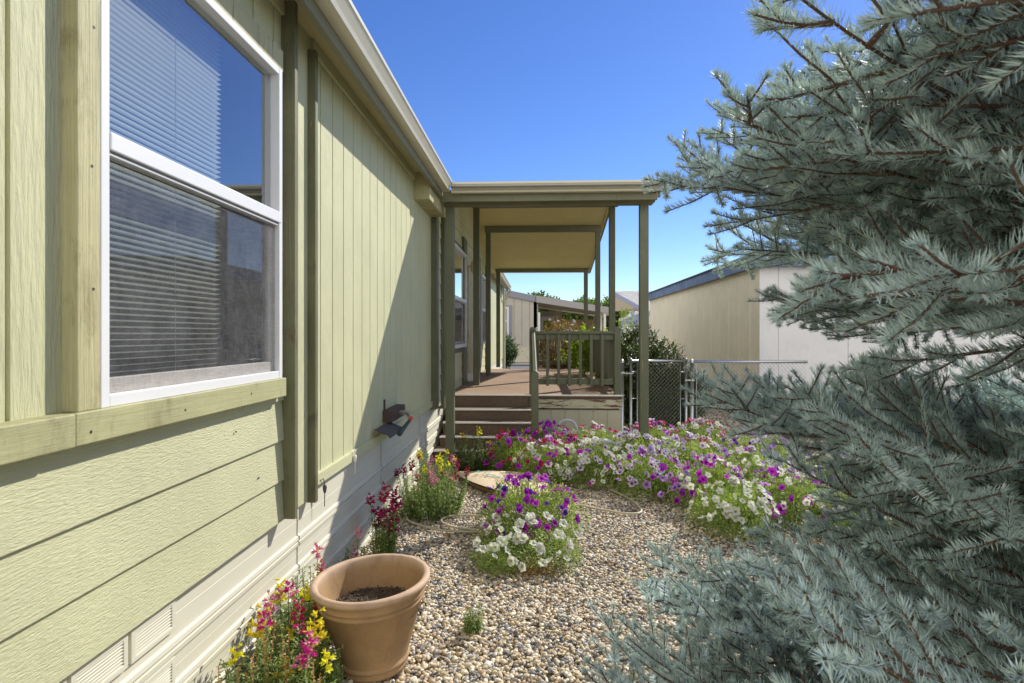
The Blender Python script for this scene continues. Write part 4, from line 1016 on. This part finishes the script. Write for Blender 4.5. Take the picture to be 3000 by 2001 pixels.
def snapdragon(x, y, r, h, ns, mixc, nf, label, seed, dry=0, leaf='snapleaf', pick=None, big=1.0):
    rg = random.Random(seed); o = thing('snapdragon_plant', label, 'snapdragon', (x, y, 0), 'snapdragons along the house wall')
    me, tips = snap_mesh('snapdragon_foliage', seed, r, h, ns, .030, .0095, [M[leaf], M['stem'], M['drystem']], dry)
    place('foliage', me, o)
    names = list(mixc); wts = [mixc[q] for q in names]
    idx = sorted(range(len(tips)), key=lambda i: -tips[i][2] + rg.uniform(0, h * .9))[:nf]
    for i in idx:
        t = tips[i]; c = rg.choices(names, wts)[0]
        place('flower_spike', rg.choice(SPK[c]), o, (t[0], t[1], t[2] - .01), (rg.uniform(-.2, .2), rg.uniform(-.2, .2), rg.uniform(0, 6)), rg.uniform(.85, 1.2) * big)
    return o
snapdragon(-.97, 5.15, .34, .50, 100, {'crimson': 4, 'rose': 6, 'yellow': 1}, 24, 'bushy snapdragon clump with pink and yellow spikes beside the hose end', 21)
snapdragon(-1.05, 5.80, .20, .52, 40, {'yellow': 8, 'crimson': 2}, 8, 'snapdragon with mostly yellow spikes against the skirting by the porch post', 22)
snapdragon(-.78, 6.72, .24, .46, 70, {'yellow': 1}, 3, 'feathery green snapdragon with hardly any flowers below the stairs', 23, leaf='shrubleaf')
snapdragon(-.42, 6.95, .22, .46, 50, {'yellow': 3, 'scarlet': 2}, 6, 'green snapdragon with a few yellow and orange red flowers in front of the steps', 24)
snapdragon(-1.13, 4.12, .12, .50, 22, {'crimson': 1}, 15, 'dark crimson snapdragon standing alone against the skirting behind the pot', 25, big=1.25)
snapdragon(-1.20, 3.62, .08, .34, 10, {'rose': 1}, 2, 'small sparse snapdragon against the skirting left of the crimson one', 29)
snapdragon(-1.18, 2.98, .13, .44, 40, {'scarlet': 4, 'rose': 3, 'yellow': 3}, 9, 'snapdragon with scarlet and yellow tips right behind the pot rim', 26)
snapdragon(-1.17, 2.66, .15, .40, 56, {'rose': 5, 'pink': 3, 'yellow': 2}, 8, 'snapdragon with rose pink flowers between the pot and the skirting', 27, dry=10)
snapdragon(-1.06, 2.32, .24, .40, 110, {'yellow': 6, 'pink': 4, 'rose': 4}, 13, 'snapdragon with large yellow flowers and dried orange stalks in the front corner', 28, dry=26, big=1.15)
# small weeds
me, tips = snap_mesh('weed_leaves', 61, .045, .19, 7, .026, .008, [M['snapleaf'], M['stem'], M['drystem']])
tag(place('weed', me, None, (-.36, 3.10, 0)), 'single upright weed growing alone in the gravel right of the pot', 'weed')

# shrubs and trees
def shrub_mesh(name, seed, lobes, n, ll, lw, mats, stemr=.012):
    """lobes: (x, y, z, rx, ry, rz); leaves gather near each lobe surface in sprays"""
    rg = np.random.default_rng(seed); L = Leaves(); w = np.array([l[3] * l[4] + l[4] * l[5] for l in lobes]); w /= w.sum()
    nsp = n // 9
    k = rg.choice(len(lobes), nsp, p=w); lo = np.array(lobes)[k]
    dr = rnd_dirs(rg, nsp); q = rg.uniform(.55, 1.08, (nsp, 1)) ** .7
    c = lo[:, :3] + dr * lo[:, 3:] * q; c = c[c[:, 2] > .03]; dr = dr[:len(c)]
    sd_ = rows(rnd_dirs(rg, len(c)) * .7 + np.array([0, 0, .7]) + dr * .4)
    for i in range(9):
        P_ = c + sd_ * ll * (i * .42) + rg.normal(0, ll * .12, c.shape)
        L.leaf(P_, rnd_dirs(rg, len(c)) * .8 + sd_, rnd_dirs(rg, len(c)) * .5 + np.array([0, 0, 1.]), ll * rg.uniform(.6, 1.2, len(c)), lw, 0)
    A = np.array([[l[0] * .3, l[1] * .3, 0.] for l in lobes]); Bp = np.array([[l[0], l[1], l[2]] for l in lobes]); L.stems(A, Bp, stemr, stemr * .5, 1, 6)
    return L.mesh(name, mats)
me = shrub_mesh('shrub_foliage', 3, [(0, 0, 1.1, .42, .45, .62), (.42, .1, .95, .36, .4, .5), (-.2, .1, .6, .45, .5, .6), (.6, .2, .5, .45, .5, .5), (.9, .3, .5, .35, .4, .4), (.3, -.1, .35, .6, .5, .35)], 56000, .038, .021, [M['shrubleaf'], M['bark']])
tag(place('shrub', me, None, (1.70, 9.75, 0), (0, 0, 0), (1.02, 1.0, 1.0)), 'dense glossy green shrub behind the gate', 'shrub')
me = shrub_mesh('sapling_foliage', 8, [(0, 0, 1.75, .22, .22, .6), (.15, 0, 1.3, .3, .3, .4), (0, 0, .8, .3, .3, .6)], 5000, .045, .022, [M['limeleaf'], M['bark']])
tag(place('shrub', me, None, (2.05, 13.4, 0), (0, 0, 0), (.8, .8, .93)), 'tall light green sprouting shrub with red tips right of the deck', 'shrub')
me = shrub_mesh('shrub_foliage', 4, [(0, 0, 1.25, .6, .5, .8), (.55, 0, 1.1, .5, .5, .7), (-.4, 0, .9, .4, .4, .7), (.3, 0, .5, .8, .5, .5)], 22000, .055, .028, [M['redleaf'], M['bark']])
tag(place('shrub', me, None, (.62, 16.0, -.12)), 'russet brown autumn shrub behind the far deck rail', 'shrub')
me = shrub_mesh('shrub_foliage', 5, [(0, 0, .95, .32, .3, .4), (.1, 0, .5, .4, .3, .5)], 6000, .06, .032, [M['limeleaf'], M['bark']])
tag(place('shrub', me, None, (1.25, 15.3, 0)), 'lime green leafy shrub at the right end of the russet one', 'shrub')
b = MB(); rq = random.Random(4)
for i in range(14):
    q = Vector((rq.uniform(-.4, 1.1), 15.55 + rq.uniform(-.1, .2), rq.uniform(1.6, 2.05)))
    b.lathe([(0, -.035), (.03, -.02), (.04, 0), (.03, .02), (0, .035)], q, 8)
b.build('seed_heads', M['farwhite']); o = bpy.context.scene.objects['seed_heads']; tag(o, 'round pale seed heads on top of the russet shrub', 'seed heads', kind='stuff')
me = shrub_mesh('potted_foliage', 6, [(0, 0, .42, .28, .22, .25), (0, 0, .2, .2, .2, .2)], 900, .12, .06, [M['limeleaf'], M['bark']])
tag(place('potted_plant', me, None, (1.0, 12.2, .757)), 'broad leaved light green plant on the deck by the right rail', 'potted plant')
me = shrub_mesh('shrub_foliage', 7, [(0, 0, .75, 1.0, .9, .75), (-.4, 0, .5, .8, .8, .5)], 26000, .075, .045, [M['darkleaf'], M['bark']])
tag(place('shrub', me, None, (-1.95, 24.5, 0), (0, 0, 0), (1, 1, 1.05)), 'rounded clipped dark green shrub past the end of the house', 'shrub')
def tree(x, y, h, r, label, seed, mat='treeleaf'):
    rq = random.Random(seed); o = thing('tree', label, 'tree', (x, y, 0), 'trees beyond the far roofs')
    lobes = [(rq.uniform(-.6, .6) * r, rq.uniform(-.4, .4) * r, h - r * rq.uniform(.5, 1.4), r * rq.uniform(.35, .6), r * .5, r * rq.uniform(.35, .55)) for _ in range(9)]
    me = shrub_mesh('crown', seed, lobes, 9000, .22, .16, [M[mat], M['bark']], .06); place('crown', me, o)
    MB().tube([(x, y, 0), (x + .1, y, h * .4), (x, y, h * .75)], [.22, .16, .08], 8).build('trunk', M['bark'], o)
tree(.2, 50, 4.75, 1.5, 'round dark green tree rising over the joint of house and carport', 71)
tree(3.2, 50, 4.55, 1.9, 'bushy green tree rising over the middle of the carport roof', 72)
tree(5.9, 52, 4.4, 1.5, 'green tree right of the bushy one between the porch posts', 73)
tree(8.2, 60, 5.4, 1.6, 'dark tree beside the grey shingled roof', 75)
tree(1.7, 54, 4.1, 1.3, 'low yellowish tree between the two larger ones', 74, 'limeleaf')

# ------------------------------------------------------------------ blue spruce
def bough(seed, LN=1.75):
    """one flat spray: main axis along +x, side branches in the xy plane, short shoots, needles all round every young shoot"""
    rg = np.random.default_rng(seed)
    droop = rg.uniform(.05, .12); up = rg.uniform(.10, .20); sway = rg.uniform(-.12, .12)
    def main(s): return np.array([s * LN, sway * s * s * LN, (-droop * s + up * s ** 3) * LN])
    segs = []   # p0, p1, r0, r1, needled, tip
    K = 30; pts = [main(i / K) for i in range(K + 1)]
    for i in range(K): segs.append((pts[i], pts[i + 1], 0.0070 * (1 - i / K) + .0022, .0070 * (1 - (i + 1) / K) + .0022, i / K > .08, i == K - 1))
    s = .16; side = 1
    while s < .985:
        base = main(s); ax = main(min(1, s + .02)) - main(s); ax /= np.linalg.norm(ax)
        l2 = (1 - s) * LN * rg.uniform(.50, .74) + .06
        if s < .45: l2 *= .55 + s
        l2 = min(l2, .74)
        an = side * rg.uniform(.75, 1.05); c, sn = math.cos(an), math.sin(an)
        d = np.array([ax[0] * c - ax[1] * sn, ax[0] * sn + ax[1] * c, ax[2] * .5 + rg.uniform(-.30, .38)]); d /= np.linalg.norm(d)
        k2 = max(2, int(l2 / .070)); P0 = base; dd = d.copy(); acc = []
        for i in range(k2):
            dd = dd + np.array([.03, 0, .02 * rg.uniform(0, 2)]); dd /= np.linalg.norm(dd); P1 = P0 + dd * l2 / k2
            u = i / k2
            segs.append((P0, P1, .0040 * (1 - u) + .0020, .0040 * (1 - u - 1 / k2) + .0020, True, i == k2 - 1)); acc.append((P0, P1, dd.copy(), u)); P0 = P1
        t_side = 1
        for (a, b_, dd, u) in acc:
            if u < .12 and s < .5: continue
            for q in (0, 1):
                t_side = -t_side; l3 = (.055 + .17 * (1 - u) * min(1, l2 / .4)) * rg.uniform(.6, 1.3)
                if l3 < .03: continue
                an = t_side * rg.uniform(.65, 1.0); c, sn = math.cos(an), math.sin(an)
                e = np.array([dd[0] * c - dd[1] * sn, dd[0] * sn + dd[1] * c, dd[2] + rg.uniform(-.55, .85)]); e /= np.linalg.norm(e)
                o_ = a + (b_ - a) * rg.uniform(.2, .9); m_ = o_ + e * l3 * .5; e2 = e + np.array([0, 0, .15]); e2 /= np.linalg.norm(e2); z_ = m_ + e2 * l3 * .5
                segs.append((o_, m_, .0026, .0022, True, False)); segs.append((m_, z_, .0022, .0018, True, True))
        s += rg.uniform(.034, .046); side = -side
    P0 = np.array([q[0] for q in segs]); P1 = np.array([q[1] for q in segs]); r0 = np.array([q[2] for q in segs]); r1 = np.array([q[3] for q in segs])
    ned = np.array([q[4] for q in segs]); tip = np.array([q[5] for q in segs])
    L = Leaves(); L.stems(P0, P1, r0, r1, 1, 5)
    ln = np.linalg.norm(P1 - P0, axis=1) * ned
    cnt = (ln * 1050).astype(int); idx = np.repeat(np.arange(len(segs)), cnt); n = len(idx)
    t = rg.uniform(0, 1, n)[:, None]; ax = rows(P1 - P0)[idx]; p = P0[idx] + (P1 - P0)[idx] * t
    rad = rnd_dirs(rg, n); rad[:, 2] += .28; rad = rows(rad - ax * (rad * ax).sum(1, keepdims=True))
    th = rg.uniform(1.0, 1.35, n)[:, None]
    d = ax * np.cos(th) + rad * np.sin(th)
    upv = rows(ax * .7 + np.array([0, 0, .7]))
    L.ribbon(p + rad * .0015, d, upv, rg.uniform(.018, .026, n), .0019, 0, .26)
    ti = np.repeat(np.where(tip & ned)[0], 34); n = len(ti)
    ax = rows(P1 - P0)[ti]; rad = rnd_dirs(rg, n); rad = rows(rad - ax * (rad * ax).sum(1, keepdims=True)); th = rg.uniform(.15, .95, n)[:, None]
    L.ribbon(P1[ti] - ax * rg.uniform(0, .006, (n, 1)), ax * np.cos(th) + rad * np.sin(th), rows(ax + np.array([0, 0, .5])), rg.uniform(.016, .024, n), .0019, 0, .14)
    # buds
    tb = np.where(tip & ned)[0]; ax = rows(P1 - P0)[tb]; L.stems(P1[tb] - ax * .002, P1[tb] + ax * .006, .0032, .0012, 1, 5)
    return L.mesh('branch', [M['needle'], M['twig']])
BG = [bough(100 + i) for i in range(7)]
TX, TY = 2.25, 1.75
spruce = thing('spruce_tree', 'large blue spruce with dense boughs filling the right side beside the gravel', 'spruce', (TX, TY, 0))
MB().tube([(TX, TY, -.05), (TX + .02, TY, 1.5), (TX, TY + .03, 3.2), (TX, TY, 4.9)], [.13, .10, .06, .015], 12).build('trunk', M['bark'], spruce)
rq = random.Random(77); nb_ = 0
def add_bough(z, az, ln, pitch):
    global nb_
    roll = rq.uniform(-.25, .25)
    Mx = Euler((roll, 0, 0)).to_matrix().to_4x4(); Mx = Matrix.Rotation(-pitch, 4, 'Y') @ Mx; Mx = Matrix.Rotation(az, 4, 'Z') @ Mx
    s_ = ln / 1.75
    o = place('branch', BG[nb_ % 7], spruce, (0, 0, z), Mx.to_euler(), (s_, s_ * rq.uniform(.9, 1.1) * (1 if rq.random() < .5 else -1), s_)); nb_ += 1
PROF = [(.0, 2.1), (.45, 2.16), (.6, 1.98), (.74, 1.58), (.9, 1.30), (1.1, 1.28), (1.22, 1.55), (1.35, 1.86), (1.5, 1.90), (1.68, 1.45), (1.8, 1.55), (1.95, 1.76), (2.1, 1.99), (2.3, 1.76), (2.5, 1.45), (2.8, 1.08), (3.6, .7), (4.6, .4), (9, .3)]
def RZ(z):
    for (a, ra), (b_, rb) in zip(PROF[:-1], PROF[1:]):
        if a <= z <= b_: return ra + (rb - ra) * (z - a) / (b_ - a)
    return .4
# sector facing the house and the viewer
for z, pit, n_, a0, a1 in ((.20, -.02, 4, 148, 245), (.36, -.0, 6, 140, 245), (.54, .0, 6, 142, 245), (.74, .02, 6, 128, 245), (.92, .03, 6, 124, 245), (1.08, .05, 6, 122, 245), (1.20, .06, 7, 112, 240),
                       (1.80, -.02, 6, 140, 245), (2.0, .02, 6, 122, 245), (2.10, .02, 6, 120, 245), (2.28, .05, 6, 116, 245), (2.46, .09, 5, 110, 250), (2.64, .12, 5, 110, 250), (2.86, .18, 4, 100, 260), (3.2, .3, 2, 90, 280)):
    for k in range(n_):
        az = a0 + (a1 - a0) * (k + rq.uniform(.1, .9)) / n_
        zt = z + math.sin(pit) * 1.6
        add_bough(z + rq.uniform(-.05, .05), R(az), RZ(zt) * rq.uniform(.90, 1.01), pit + rq.uniform(-.05, .05))
for z, az, ln, pit in ((2.0, 212, 2.15, .04), (2.25, 216, 2.0, .08), (1.72, 212, 1.95, .02), (2.45, 211, 1.8, .12), (.95, 206, 2.1, .05)): add_bough(z, R(az), ln, pit)
for z, pit in ((.5, 0), (1.2, .05), (1.9, .05), (2.6, .1), (3.2, .2)):
    for k in range(2): add_bough(z, R(-90 + 190 * (k + rq.random()) / 2), RZ(z) * .9, pit)
